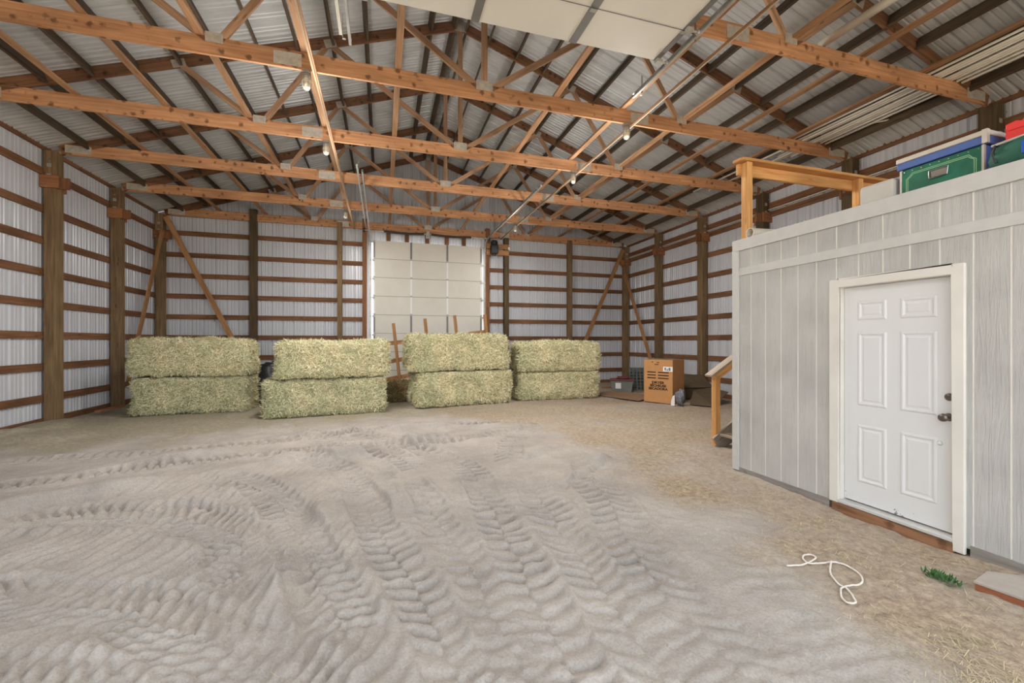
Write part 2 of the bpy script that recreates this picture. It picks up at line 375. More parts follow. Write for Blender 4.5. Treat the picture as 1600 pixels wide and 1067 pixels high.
TRACKS = [  # centre line, half width, depth, strength, pitch, slant
    ([(-1.2, 6.6), (-0.5, 5.9), (-0.28, 5.22), (-0.1, 4.06), (0.06, 3.4), (0.17, 2.95), (0.27, 2.5), (0.36, 2.1), (0.5, 1.2)], 0.19, 0.022, 1.0, 0.135, 0.15),
    ([(-0.8, 8.4), (-0.06, 7.4), (0.6, 6.4), (1.0, 5.6), (1.06, 5.0), (1.0, 3.9), (0.96, 3.3), (0.96, 2.9), (0.94, 2.4), (0.92, 2.0), (0.92, 1.2)], 0.2, 0.026, 1.15, 0.15, 0.1),
    ([(-1.9, 5.9), (-1.4, 5.4), (-1.06, 4.9), (-0.72, 4.0), (-0.5, 3.4), (-0.33, 2.9), (-0.2, 2.4)], 0.22, 0.03, 1.0, 0.12, -0.2),
    ([(0.25, 5.2), (0.38, 4.4), (0.5, 3.6), (0.62, 2.9), (0.68, 2.2), (0.72, 1.2)], 0.16, 0.012, 0.9, 0.16, 0.2),
    ([(2.62, 5.2), (2.3, 4.4), (2.08, 3.6), (1.9, 3.0), (1.75, 2.4), (1.65, 1.2)], 0.24, 0.015, 0.8, 0.15, -0.25),
    ([(1.75, 5.0), (1.55, 4.2), (1.45, 3.4), (1.38, 2.6), (1.3, 1.4)], 0.2, 0.014, 0.8, 0.14, 0.3),
    ([(-3.9, 5.0), (-2.7, 4.9), (-1.75, 4.6), (-1.15, 4.0), (-0.85, 3.2)], 0.26, 0.018, 0.9, 0.11, 0.4),
    ([(-3.4, 3.6), (-2.3, 3.5), (-1.4, 3.1), (-0.7, 2.5), (-0.1, 1.7)], 0.26, 0.018, 1.0, 0.12, 0.5),
    ([(-3.2, 2.9), (-2.2, 2.75), (-1.3, 2.4), (-0.7, 1.9), (-0.3, 1.3)], 0.24, 0.018, 1.0, 0.12, 0.55),
    ([(-5.6, 6.2), (-4.2, 6.1), (-2.6, 6.6), (-1.0, 7.0), (0.8, 6.8), (2.4, 7.3)], 0.22, 0.03, 1.0, 0.13, 0.1),
    ([(-5.0, 7.4), (-3.0, 7.3), (-1.2, 7.9), (0.6, 8.3), (2.6, 8.2)], 0.22, 0.02, 1.0, 0.13, 0.1),
    ([(-2.0, 9.3), (-1.3, 8.2), (-0.6, 7.2), (0.2, 6.2), (0.45, 5.3)], 0.2, 0.015, 1.0, 0.13, -0.1),
    ([(3.0, 8.8), (2.6, 7.4), (1.9, 6.4), (1.55, 5.4)], 0.2, 0.015, 1.0, 0.14, -0.1),
]
MOUNDS = [  # x, y, along, across, turn, height
    (0.28, 4.72, 0.40, 0.26, 1.7, 0.085), (0.0, 5.45, 0.16, 0.2, 0.6, -0.05), (-0.66, 3.28, 0.42, 0.11, 1.68, 0.09), (-0.48, 3.1, 0.4, 0.08, 1.68, -0.05),
    (-0.75, 4.45, 0.35, 0.1, 1.9, -0.06), (-0.55, 4.3, 0.4, 0.09, 1.7, 0.05), (-0.8, 6.42, 0.85, 0.22, 0.2, 0.09), (-1.4, 6.9, 0.8, 0.15, 0.35, 0.05), (0.66, 7.62, 0.42, 0.24, 0.1, -0.10),
    (0.7, 7.0, 0.75, 0.18, -0.3, 0.07), (0.7, 8.1, 0.9, 0.2, 0.1, 0.06), (2.3, 4.66, 0.62, 0.07, 0.6, -0.05), (2.45, 4.85, 0.5, 0.09, 0.6, 0.05), (2.75, 5.1, 0.18, 0.16, 0.3, 0.07),
    (2.05, 5.7, 0.5, 0.2, 0.5, 0.06), (-3.0, 5.6, 0.8, 0.14, 0.35, 0.06), (-3.2, 5.25, 0.8, 0.12, 0.3, -0.05), (-4.4, 5.0, 0.7, 0.16, 0.5, 0.06), (-2.6, 7.0, 0.7, 0.2, 0.4, 0.06),
    (-1.6, 5.0, 0.5, 0.12, 0.4, 0.04), (-0.95, 3.6, 0.4, 0.1, 1.1, -0.045), (-1.05, 3.75, 0.4, 0.1, 1.1, 0.03), (0.3, 4.12, 0.42, 0.05, 0.0, -0.03), (-5.4, 9.0, 0.8, 0.6, 0.3, 0.05), (-6.0, 9.6, 1.6, 0.45, 1.6, 0.07),
]
def floor_height(X, Y):
    H = 0.022 * fbm(X * 0.7, Y * 0.7, 3, 1)
    lit, dust = litter_fields(X, Y)
    calm = 1 - np.clip(np.maximum(lit, dust), 0, 1) * 0.7
    wx = fbm(X * 1.6, Y * 1.6, 3, 3); wy = fbm(X * 1.6 + 40, Y * 1.6, 3, 4)
    # older overlapping tread ribs
    a = 0.36; s = (X * math.cos(a) - Y * math.sin(a))
    band = sstep(-0.15, 0.35, fbm(X * 0.55 + 5, Y * 0.55, 2, 5) + 0.25 * (X < 0))
    rib = np.sin(2 * np.pi * (s + 0.07 * wx) / 0.115); rib = np.sign(rib) * np.abs(rib) ** 0.7
    left = 1 - sstep(-0.6, 0.4, X + 0.25 * (Y - 3))
    H = H + 0.018 * rib * band * left * calm * (1 - sstep(4.5, 6.5, Y))
    b = 1.35; s2 = X * math.cos(b) + Y * math.sin(b)
    rib2 = np.sin(2 * np.pi * (s2 + 0.10 * wy + 0.05 * wx) / 0.15); rib2 = np.sign(rib2) * np.abs(rib2) ** 0.7
    H = H + (0.009 - 0.005 * sstep(1.4, 2.0, X)) * rib2 * sstep(-0.35, 0.35, fbm(X * 2.6, Y * 2.6, 2, 5)) * (1 - left) * calm * (0.5 + 0.5 * sstep(-0.4, 0.3, fbm(X * 0.9, Y * 0.9 + 9, 2, 6)))
    for x, y, al, ac, tr, h in MOUNDS:
        u = (X - x) * math.cos(tr) + (Y - y) * math.sin(tr); v = -(X - x) * math.sin(tr) + (Y - y) * math.cos(tr)
        v = v + 0.06 * wx * (ac > 0.1)
        e = (u / al) ** 2 + (v / ac) ** 2
        H = H + (1.35 * h * np.exp(-e * 1.2) if y < 5.2 else 1.5 * h * (0.5 * np.exp(-e) + 0.5 * (1 - sstep(0.55, 1.05, np.sqrt(e)))))
    for pts, hw, dep, st, pitch, slant in TRACKS:
        pts = np.array(pts); seg = np.diff(pts, axis=0); ln = np.hypot(seg[:, 0], seg[:, 1]); acc = np.concatenate([[0], np.cumsum(ln)])
        best = np.full(X.shape, 9.0); lat = np.zeros(X.shape); lon = np.zeros(X.shape)
        Xw = X + 0.035 * wx; Yw = Y + 0.035 * wy
        box = (X > pts[:, 0].min() - 0.7) & (X < pts[:, 0].max() + 0.7) & (Y > pts[:, 1].min() - 0.7) & (Y < pts[:, 1].max() + 0.7)
        xb, yb = Xw[box], Yw[box]; bb = best[box]; la = lat[box]; lo = lon[box]
        for i in range(len(seg)):
            d = seg[i] / ln[i]; px = xb - pts[i, 0]; py = yb - pts[i, 1]
            t = np.clip(px * d[0] + py * d[1], 0, ln[i]); dx = px - d[0] * t; dy = py - d[1] * t; dist = np.hypot(dx, dy)
            m = dist < bb; sgn = np.sign(d[0] * py - d[1] * px)
            bb = np.where(m, dist, bb); la = np.where(m, sgn * dist, la); lo = np.where(m, acc[i] + t, lo)
        env = 1 - sstep(hw * 0.82, hw * 1.05, bb)
        fade = sstep(0, 0.4, lo) * (1 - sstep(acc[-1] - 0.3, acc[-1], lo))
        side = np.where(la > 0, 0.5, 0.0)
        ph = lo / pitch + np.abs(la) * slant / pitch * 2 + side + 0.25 * fbm(xb * 3, yb * 3, 2, 7)
        w = np.abs((ph % 1.0) - 0.5) * 2
        pf_ = ph % 1.0
        tread = np.where(pf_ < 0.72, 0.25 + 0.75 * sstep(0.0, 0.5, pf_), 1 - sstep(0.72, 0.95, pf_)) - 0.55
        tread = np.where(pf_ < 0.12, tread * sstep(-0.05, 0.12, pf_) + (1 - sstep(-0.05, 0.12, pf_)) * -0.5, tread)
        edge = np.exp(-((bb - hw * 1.12) / 0.045) ** 2)
        Hb = H[box]; cb = calm[box]; wob = 0.7 + 0.5 * fbm(xb * 1.5, yb * 1.5, 2, 2)
        Hb = Hb * (1 - 0.45 * env * fade) + (env * (-dep + 0.054 * (1 + 0.6 * sstep(4.0, 6.5, yb)) * tread * st * np.clip(wob, 0.2, 1.3)) + 0.024 * edge * np.clip(wob, 0.3, 1.3)) * cb * fade
        H[box] = Hb
    H = H - 0.035 * sstep(3.3, 4.1, X) * (1 - sstep(4.2, 5.0, Y))
    H = H + (0.007 * fbm(X * 6, Y * 6, 3, 0) + 0.0035 * fbm(X * 26, Y * 26, 2, 3)) * (1.0 - 0.3 * (1 - calm))
    return H, lit, dust

def axis(stops):
    out = [stops[0][0]]
    for (a, st), (b, _) in zip(stops[:-1], stops[1:]):
        n = max(1, int(round((b - a) / st))); out += list(np.linspace(a, b, n + 1)[1:])
    return np.array(out)
gx = axis([(XL - 0.2, 0.035), (-4.0, 0.02), (-2.0, 0.0125), (3.4, 0.02), (5.0, 0.06), (XR + 0.2, 0)])
gy = axis([(FRONT, 0.06), (1.4, 0.0125), (4.0, 0.016), (6.0, 0.022), (8.5, 0.04), (YB + 0.2, 0)])
GX, GY = np.meshgrid(gx, gy)
GH, GL, GD = floor_height(GX, GY)
def ground(x, y):
    i = int(np.clip(np.searchsorted(gx, x), 1, len(gx) - 1)); j = int(np.clip(np.searchsorted(gy, y), 1, len(gy) - 1))
    return float(GH[j, i])
def grid_mesh(name, GX, GY, GZ, mat, attrs=()):
    ny, nx = GX.shape; me = bpy.data.meshes.new(name)
    co = np.stack([GX, GY, GZ], -1).reshape(-1, 3).astype(np.float32)
    idx = np.arange(nx * ny).reshape(ny, nx)
    q = np.stack([idx[:-1, :-1], idx[:-1, 1:], idx[1:, 1:], idx[1:, :-1]], -1).reshape(-1, 4).astype(np.int32)
    me.vertices.add(len(co)); me.vertices.foreach_set('co', co.ravel())
    me.loops.add(q.size); me.loops.foreach_set('vertex_index', q.ravel())
    me.polygons.add(len(q)); me.polygons.foreach_set('loop_start', np.arange(0, q.size, 4, dtype=np.int32)); me.polygons.foreach_set('loop_total', np.full(len(q), 4, dtype=np.int32))
    me.update(calc_edges=True); me.polygons.foreach_set('use_smooth', np.ones(len(q), dtype=bool))
    for an, av in attrs:
        at = me.attributes.new(an, 'FLOAT', 'POINT'); at.data.foreach_set('value', av.ravel().astype(np.float32))
    me.materials.append(M[mat]); o = bpy.data.objects.new(name, me); COL.objects.link(o); return o
struct(grid_mesh('floor', GX, GY, GH, 'floor', [('litter', GL), ('dust', GD)]), 'grey sand floor rutted with tyre tracks and littered with hay', 'floor')
o = MB().face([(-40, -60, -0.06), (48, -60, -0.06), (48, FRONT, -0.06), (-40, FRONT, -0.06)]).build('ground', 'yard'); struct(o)

# ------------------------------------------------------------------ corrugated shell
RIB = 0.034
def profile(a, b, outward):
    """ribbed sheet profile: (position, depth); one tall rib and two low ones each 0.3 m"""
    pts = []; p = math.floor(a / 0.3048) * 0.3048
    while p < b + 0.31:
        for dx, d in ((0, 0), (0.024, 1), (0.040, 1), (0.064, 0), (0.126, 0), (0.138, 0.35), (0.150, 0.35), (0.162, 0), (0.206, 0), (0.218, 0.35), (0.230, 0.35), (0.242, 0)):
            q = p + dx
            if a <= q <= b: pts.append((q, d * RIB * outward))
        p += 0.3048
    return [(a, 0)] + pts + [(b, 0)]
PH = 0.1                                    # half a post
XWL, XWR, YW = XL - PH - 0.045, XR + PH + 0.045, YB + PH + 0.045
roof_z = lambda x: ZP + 0.105 - SL * abs(x - XC)
def side_wall(name, x, sgn):
    mb = MB(); zt = roof_z(x) - 0.01
    pr = profile(FRONT, YW, sgn)
    for (y0, d0), (y1, d1) in zip(pr[:-1], pr[1:]): mb.face([(x + d0, y0, -0.15), (x + d1, y1, -0.15), (x + d1, y1, zt), (x + d0, y0, zt)])
    return struct(mb.build(name, 'wallsheet', fix=False))
side_wall('wall_left', XWL, -1); side_wall('wall_right', XWR, 1)
DX0, DX1, DZ = -0.36, 3.36, 4.88            # back door opening
mb = MB()
pts = sorted(set(profile(XWL, XWR, 1) + [(DX0, 0), (DX1, 0), (XC, 0)]))
for (x0, d0), (x1, d1) in zip(pts[:-1], pts[1:]):
    zb = DZ if DX0 - 1e-6 <= x0 and x1 <= DX1 + 1e-6 else -0.15
    mb.face([(x0, YW + d0, zb), (x1, YW + d1, zb), (x1, YW + d1, roof_z(x1)), (x0, YW + d0, roof_z(x0))])
struct(mb.build('wall_back', 'wallsheet', fix=False))
mb = MB()
FO0, FO1, FOZ = -5.6, 8.6, 4.4              # unseen front opening, made wide and low to shape the daylight
for x0, x1, z0 in ((XWL, FO0, -0.1), (FO0, XC, FOZ), (XC, FO1, FOZ), (FO1, XWR, -0.1)):
    mb.face([(x0, FRONT, z0), (x1, FRONT, z0), (x1, FRONT, roof_z(x1)), (x0, FRONT, roof_z(x0))])
struct(mb.build('wall_front', 'wallsheet', fix=False))
mb = MB(); pr = profile(FRONT - 0.3, YW + 0.1, 1)
for sg in (-1, 1):
    xe = XC + sg * (XWR - XC + 0.25)
    for (y0, d0), (y1, d1) in zip(pr[:-1], pr[1:]):
        mb.face([(XC, y0, roof_z(XC) + d0), (XC, y1, roof_z(XC) + d1), (xe, y1, roof_z(xe) + d1), (xe, y0, roof_z(xe) + d0)])
struct(mb.build('ceiling', 'roofsheet', fix=False))

# skirt boards along the walls
struct(MB().box((XWL + 0.002, FRONT, -0.1), (XL - PH - 0.002, YW, 0.12)).build('baseboard_left', 'girt'))
struct(MB().box((XR + PH + 0.002, FRONT, -0.1), (XWR - 0.002, YW, 0.12)).build('baseboard_right', 'girt'))
struct(MB().box((XL, YB + PH + 0.002, -0.1), (DX0 - 0.2, YW - 0.002, 0.12)).build('baseboard_back', 'girt'))
struct(MB().box((DX1 + 0.2, YB + PH + 0.002, -0.1), (XR, YW - 0.002, 0.12)).build('baseboard_back', 'girt'))

# ------------------------------------------------------------------ posts
def post(x, y, top, w, d, mat, label, side=None, blocks=True):
    r = thing('wall_post', label, 'post', (x, y, 0), 0, 'posts of the pole barn walls')
    MB().beam((0, 0, -0.12), (0, 0, top), w, d, (0, 1, 0)).build('timber', mat, r, bevel=0.006)
    if side:
        s = side
        if blocks:
            zb = 4.68
            MB().box((-0.13 if s < 0 else -0.13, -d / 2 - 0.045, zb - 0.12), (0.16, -d / 2 - 0.002, zb + 0.12)).build('mounting_block', 'block', r, bevel=0.004)
            MB().box((s * 0 - 0.1, d / 2 + 0.002, zb - 0.15), (0.12 if s < 0 else 0.1, d / 2 + 0.045, zb + 0.11)).build('mounting_block', 'block', r, bevel=0.004)
            MB().box((-s * (w / 2 + 0.002) - (0.2 if s > 0 else 0), -0.1, zb - 0.12), (-s * (w / 2 + 0.002) + (0.2 if s < 0 else 0), -0.058, zb + 0.1)).build('mounting_block', 'block', r, bevel=0.004)
        for z in (top - 0.32, top - 0.52):
            MB().box((-0.04, -d / 2 - 0.006, z), (0.03, -d / 2, z + 0.07)).build('bracket_plate', 'galv', r)
        for x_, z in ((0.02, top - 0.18), (0.03, 4.74), (-0.05, 4.62)):
            MB().lathe([(0.012, -0.06), (0.012, -0.045)], (x_, -d / 2, z), 8, 'y').build('bolt', 'chrome', r)
    return r
ztop = roof_z(XL) - 0.12
LN = {3: 'nearest the camera, lit brown and tall', 4: 'middle of the three, left of the hay', 5: 'in the far left corner of the barn'}
for k in (3, 4, 5): post(XL, YK[k], ztop, 0.19, 0.22, 'post', 'timber post on the left wall, ' + LN[k], -1, True)
RN = ['nearest the camera, rising behind the green trunk', 'second from the camera, behind the middle rail post', 'third from the camera, beside the corner rail post', 'third from the far corner, beyond the shed stairs', 'behind the big cardboard box', 'in the far right corner of the barn']
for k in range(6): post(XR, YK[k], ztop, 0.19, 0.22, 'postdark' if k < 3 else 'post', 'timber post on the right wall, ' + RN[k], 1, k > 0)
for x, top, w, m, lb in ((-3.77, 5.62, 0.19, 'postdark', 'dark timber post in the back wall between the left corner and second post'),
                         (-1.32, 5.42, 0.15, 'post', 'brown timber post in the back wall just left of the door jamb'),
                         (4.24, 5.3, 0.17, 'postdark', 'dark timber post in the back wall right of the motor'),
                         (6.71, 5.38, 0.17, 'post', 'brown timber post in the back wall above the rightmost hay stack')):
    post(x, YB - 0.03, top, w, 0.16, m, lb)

# ------------------------------------------------------------------ girts
GZ = [0.5, 1.11, 1.72, 2.33, 2.94, 3.55, 4.16]
def girt(p0, p1, label, h=0.14, mat='girt', up=(0, 0, 1)):
    return tag(MB().beam(p0, p1, 0.036, h, up).build('wall_girt', mat), label, 'girt', 'wall girts')
yg0 = FRONT + 0.1
for nm, x, ys in (('left', XL - PH - 0.022, 0), ('right', XR + PH + 0.022, 1)):
    zz = GZ + ([4.88, 5.40] if nm == 'left' else [4.76, 4.98, 5.40])
    for i, z in enumerate(zz):
        lb = f'brown horizontal girt on the {nm} wall, ' + ('topmost under the roof edge' if i == len(zz) - 1 else 'lowest above the sand' if i == 0 else f'{NTH[i]} up from the sand')
        girt((x, yg0 if i < len(zz) - 1 else yg0, z), (x, YB + 0.1, z), lb, 0.14 if i < len(zz) - 1 else 0.2)
tag(MB().tube([(XR + 0.07, YK[0], 4.87), (XR + 0.07, YB - 0.2, 4.87)], 0.013, 6).build('conduit', 'pvc'), 'thin pale conduit between the two close girts on the right wall', 'conduit')
for nm, x0, x1 in (('left', XL, -0.56), ('right', 3.56, XR)):
    zz = GZ + [4.80]
    for i, z in enumerate(zz):
        lb = f'brown girt on the back wall {nm} of the big door, ' + ('topmost' if i == len(zz) - 1 else 'lowest' if i == 0 else f'{NTH[i]} up')
        girt((x0, YB + PH + 0.022, z), (x1, YB + PH + 0.022, z), lb)

# ------------------------------------------------------------------ trusses
def make_truss(y, label):
    r = thing('roof_truss', label, 'roof truss', (0, y, 0), 0, 'timber roof trusses')
    T = 0.038
    zc = ZB + CH / 2
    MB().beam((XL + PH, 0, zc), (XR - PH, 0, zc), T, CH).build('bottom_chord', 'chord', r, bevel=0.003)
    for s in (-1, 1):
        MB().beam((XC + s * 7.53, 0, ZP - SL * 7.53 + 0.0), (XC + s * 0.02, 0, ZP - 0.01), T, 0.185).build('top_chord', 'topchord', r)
    bz = ZB + CH - 0.05
    tz = lambda d: ZP - SL * abs(d) - 0.06
    webs = []
    for s in (-1, 1):
        webs += [((s * 0.10, bz), (s * 2.38, tz(2.4)), 0.09), ((s * 3.50, bz), (s * 2.44, tz(2.4)), 0.09), ((s * 3.62, bz), (s * 4.70, tz(4.75)), 0.09)]
    for (a, za), (b, zb), w in webs:
        d = Vector((b - a, 0, zb - za)).normalized(); up = Vector((-d.z, 0, d.x))
        MB().beam((XC + a, 0, za), (XC + b, 0, zb), T, w, up).build('web', 'web', r)
    MB().beam((XC, 0, ZB + CH), (XC, 0, ZP - 0.1), T, 0.09, (1, 0, 0)).build('king_post', 'web', r)
    pl = [(0, ZB + CH - 0.02, .26, .15, 0), (-3.55, ZB + CH - 0.01, .2, .13, 0), (3.55, ZB + CH - 0.01, .2, .13, 0), (-2.7, zc, .34, .17, 0), (2.7, zc, .34, .17, 0), (0, ZP - 0.03, .24, .2, 0)]
    for s in (-1, 1): pl += [(s * 2.4, tz(2.4) + 0.03, .2, .15, -s), (s * 4.75, tz(4.75) + 0.03, .2, .13, -s), (s * 7.24, zc + 0.0, .42, .15, 0)]
    for dx, z, w, h, tl in pl:
        mb = MB()
        for sy in (-1, 1):
            d = Vector((1, 0, tl * SL)).normalized(); u = Vector((-d.z, 0, d.x))
            c = Vector((XC + dx, sy * (T / 2 + 0.002), z))
            n = max(3, int(w / 0.022))
            # toothed plate: thin ridged strip
            for i in range(n):
                a = c + d * (-w / 2 + w * i / n); b = c + d * (-w / 2 + w * (i + 0.72) / n)
                mb.beam(a, b, 0.004, h, u)
            mb.beam(c - d * w / 2, c + d * w / 2, 0.0016, h, u)
        mb.build('gusset_plate', 'plate', r)
    return r
TN = ['nearest the camera, half hidden by the open overhead door', 'second from the camera, with its whole bottom chord in view', 'third from the camera, over the middle of the barn', 'fourth from the camera', 'fifth from the camera, just before the back wall', 'set against the back gable wall']
t0 = make_truss(YK[0], 'orange timber roof truss ' + TN[0])
for k in range(1, 6):
    c = copy_tree(t0, None, (0, YK[k], 0)); c['label'] = 'orange timber roof truss ' + TN[k]

# runners on top of the bottom chords
for j in (-5, -4, -3, -2, -1, 1, 2, 3, 4, 5):
    x = XC + 1.22 * j - 0.05
    i = j + 5 if j < 0 else j + 4
    w = 'leftmost' if j == -5 else 'rightmost' if j == 5 else (f'{NTH[i]} from the left wall' if j < 0 else f'{NTH[9 - i]} from the right wall')
    off = 0.0
    tag(MB().beam((x + off, 1.8 if j > 2 else 3.0, ZB + CH + 0.021), (x + off, YB + 0.05, ZB + CH + 0.021), 0.089, 0.038).build('brace_runner', 'runner'), f'pale lumber runner lying lengthwise across the truss chords, {w}', 'runner', 'runners across the bottom chords')

# purlins hung between the trusses
edges = [FRONT + 0.05] + YK
BN = ['bay nearest the camera', 'second bay from camera', 'third bay from camera', 'fourth bay from camera', 'fifth bay from camera', 'bay at the back wall']
for s, sn in ((-1, 'left'), (1, 'right')):
    for j in range(13):
        dx = 0.13 if j == 0 else 0.592 * j
        if dx > 7.4: continue
        x = XC + s * dx; z = roof_z(x) - 0.012 - 0.085
        for b in range(6):
            ya, yb = edges[b] + 0.024, edges[b + 1] - 0.024
            if not in_frame([(x, ya + (yb - ya) * t, z) for t in (0, .2, .4, .6, .8, 1)]): continue
            nm = 'beside the ridge' if j == 0 else f'{NTH[j]} below ridge'
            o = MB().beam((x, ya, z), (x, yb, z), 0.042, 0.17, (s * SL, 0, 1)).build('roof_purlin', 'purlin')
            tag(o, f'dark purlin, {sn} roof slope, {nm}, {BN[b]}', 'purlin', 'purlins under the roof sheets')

# corner braces
for p0, p1, up, lb in (((-5.98, YB - 0.14, 5.2), (-4.2, YB - 0.14, 1.45), (1, 0, 0), 'diagonal brace board on the back wall by the left corner'),
                       ((8.92, YB - 0.14, 5.15), (7.3, YB - 0.14, 1.6), (1, 0, 0), 'diagonal brace board on the back wall by the right corner'),
                       ((XL + 0.13, YB - 0.22, 4.75), (XL + 0.13, YB - 1.95, 0.6), (0, 1, 0), 'diagonal brace board on the left wall behind the hay'),
                       ((XR - 0.13, YB - 0.16, 4.2), (XR - 0.13, YB - 1.95, 0.75), (0, 1, 0), 'diagonal brace board on the right wall behind the cardboard box')):
    tag(MB().beam(p0, p1, 0.04, 0.14, up).build('diagonal_brace', 'brace', bevel=0.003), lb, 'brace', 'corner braces')

# ------------------------------------------------------------------ overhead doors
def overhead_door(name, label, P, width, sections, stile_mat, SW=0.045):
    """P(a, n, s): a across, n out of the inside face, s down from the top edge"""
    r = thing(name, label, 'overhead door')
    s0 = 0.0
    def slab(mb, a0, a1, n0, n1, q0, q1):
        c = [P(a, n, s) for a, n, s in ((a0, n0, q0), (a1, n0, q0), (a1, n1, q0), (a0, n1, q0), (a0, n0, q1), (a1, n0, q1), (a1, n1, q1), (a0, n1, q1))]
        for f in ((0, 1, 2, 3), (4, 5, 6, 7), (0, 1, 5, 4), (1, 2, 6, 5), (2, 3, 7, 6), (3, 0, 4, 7)): mb.face([c[i] for i in f])
    n = len(sections)
    for i, h in enumerate(sections):
        mb = MB(); slab(mb, 0, width, -0.045, 0.0, s0, s0 + h - 0.0005)
        sec = mb.build('door_section', 'doorwhite', r, bevel=0.003)
        for k, a in enumerate((0.03, width / 3, 2 * width / 3, width - 0.03)):
            mb = MB(); wd = SW if k in (1, 2) else 0.03
            slab(mb, a - wd, a + wd, 0.001, 0.012, s0 + 0.004, s0 + h - 0.012)
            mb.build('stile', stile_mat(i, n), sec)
            mb = MB(); slab(mb, a - 0.035, a + 0.035, 0.0125, 0.02, s0 + h - 0.055, s0 + h - 0.013)
            mb.build('hinge', 'galv', sec)
        for a, sg in ((0.0, -1), (width, 1)):
            mb = MB(); slab(mb, a - 0.03 if sg < 0 else a - 0.05, a + 0.05 if sg < 0 else a + 0.03, 0.013, 0.05, s0 + 0.01, s0 + 0.07)
            p, q = P(a, 0.035, s0 + 0.04), P(a + sg * 0.11, 0.035, s0 + 0.04)
            mb.tube([p, q], 0.012, 8); mb.tube([P(a + sg * 0.085, 0.035, s0 + 0.04), P(a + sg * 0.115, 0.035, s0 + 0.04)], 0.026, 10)
            mb.build('roller', 'galv', sec)
        mb = MB(); slab(mb, 0.02, width - 0.02, 0.001, 0.004, s0 + h - 0.02, s0 + h - 0.010); mb.build('seam_rail', 'stilegrey', sec)
        s0 += h
    return r
ZD = 5.12
overhead_door('overhead_door', 'open white sectional overhead door lying flat under the near trusses', lambda a, n, s: (-0.2 + a, 4.63 - s, ZD - n), 3.5, [0.56] + [0.6] * 7, lambda i, n: 'stilegrey')
overhead_door('overhead_door', 'closed white sectional overhead door in the back wall', lambda a, n, s: (-0.30 + a, YB - 0.06 - n, 4.92 - s), 3.64, [0.613] * 8, lambda i, n: 'stileglint' if i in (1, 2, 3) else 'stilegrey', 0.03)

def c_track(mb, pts, side, up):
    """a C shaped rail: three thin flanges"""
    for a, b in zip(pts[:-1], pts[1:]):
        a = Vector(a); b = Vector(b); sd = Vector(side); u = Vector(up)
        mb.beam(a, b, 0.003, 0.052, u)
        for t in (-0.026, 0.026): mb.beam(a + u * t - sd * 0.014, b + u * t - sd * 0.014, 0.03, 0.003, u)
def door_track(x, sg, y0, y1, vertical, label, hang):
    r = thing('door_track', label, 'door track')
    mb = MB(); c_track(mb, [(x, y0, ZD), (x, y1, ZD)], (sg, 0, 0), (0, 0, 1)); mb.build('rail', 'galv', r)
    MB().beam((x + sg * 0.09, y0, ZD + 0.1), (x + sg * 0.09, y1, ZD + 0.1), 0.035, 0.05).build('angle_iron', 'pvc' if not vertical else 'galv', r)
    if vertical:
        mb = MB(); c_track(mb, [(x, YB - 0.1, 0.0), (x, YB - 0.1, 4.75)], (sg, 0, 0), (0, 1, 0)); mb.build('upright_rail', 'galv', r)
        pts = [(x, YB - 0.1 - 0.36 * (1 - math.cos(t)), 4.75 + 0.37 * math.sin(t)) for t in [i * math.pi / 16 for i in range(9)]]
        MB().tube(pts, 0.024, 6).build('curve', 'galv', r)
    for yy in hang:
        mb = MB(); mb.box((x + sg * 0.06, yy - 0.015, ZD), (x + sg * 0.065, yy + 0.015, ZB + 0.1)); mb.box((x + sg * 0.03, yy - 0.015, ZD - 0.03), (x + sg * 0.065, yy + 0.015, ZD - 0.027)); mb.build('hanger', 'galv', r)
    return r
door_track(3.46, 1, -0.2, 5.4, False, 'steel track at the right edge of the open overhead door', [1.2, YK[0] - 0.06, 5.3])
door_track(-0.38, -1, -0.2, 5.4, False, 'steel track hanging at the left edge of the open overhead door', [1.2, YK[0] - 0.06, 5.3])
door_track(-0.42, -1, 9.36, YB - 0.46, True, 'long steel track left of the back door, reaching forward under the chords', [9.5, YK[3] - 0.06, YK[4] - 0.06])
door_track(3.44, 1, 9.36, YB - 0.46, True, 'long steel track right of the back door, reaching forward under the chords', [9.5, YK[3] - 0.06, YK[4] - 0.06])
# jambs and framing above the back door
for x, lb in ((-0.57, 'left'), (3.56, 'right')):
    tag(MB().box((x - 0.07, YB - 0.06, -0.1), (x + 0.07, YB + 0.09, 5.6)).build('door_jamb', 'girt', bevel=0.004), f'brown timber jamb standing at the {lb} side of the back overhead door', 'door jamb')
for i, x in enumerate((0.18, 0.78, 1.45, 2.12, 2.72)):
    w = ['leftmost', 'second from left', 'middle', 'fourth from left', 'rightmost'][i]
    tag(MB().box((x - 0.07, YB + 0.03, 4.93), (x + 0.07, YB + 0.07, 5.5)).build('hanging_stud', 'girt'), f'short upright stud over the back overhead door, {w} of five', 'stud', 'short studs over the back door')
r = thing('torsion_spring', 'long dark torsion spring shaft above the back overhead door', 'door spring', (0, YB - 0.2, 5.2))
MB().tube([(-0.6, 0, 0), (3.6, 0, 0)], 0.014, 8).build('shaft', 'galv', r)
for a, b in ((0.04, 1.32), (1.56, 2.93)):
    MB().tube([(a + (b - a) * i / 8, 0, -0.03 * math.sin(math.pi * i / 8)) for i in range(9)], 0.038, 12).build('coil', 'darksteel', r)
MB().box((1.40, -0.05, -0.09), (1.50, 0.22, 0.09)).build('center_bracket', 'galv', r)
for x in (-0.58, 3.58): MB().lathe([(0.07, -0.02), (0.07, 0.02)], (x, 0, 0), 14, 'x').build('cable_drum', 'darksteel', r)
r = thing('door_opener', 'black door opener motor on an orange board right of the back door', 'motor', (3.92, YB - 0.12, 4.86))
MB().box((-0.42, -0.0, 0.02), (0.40, 0.03, 0.19)).build('mount_board', 'brace', r)
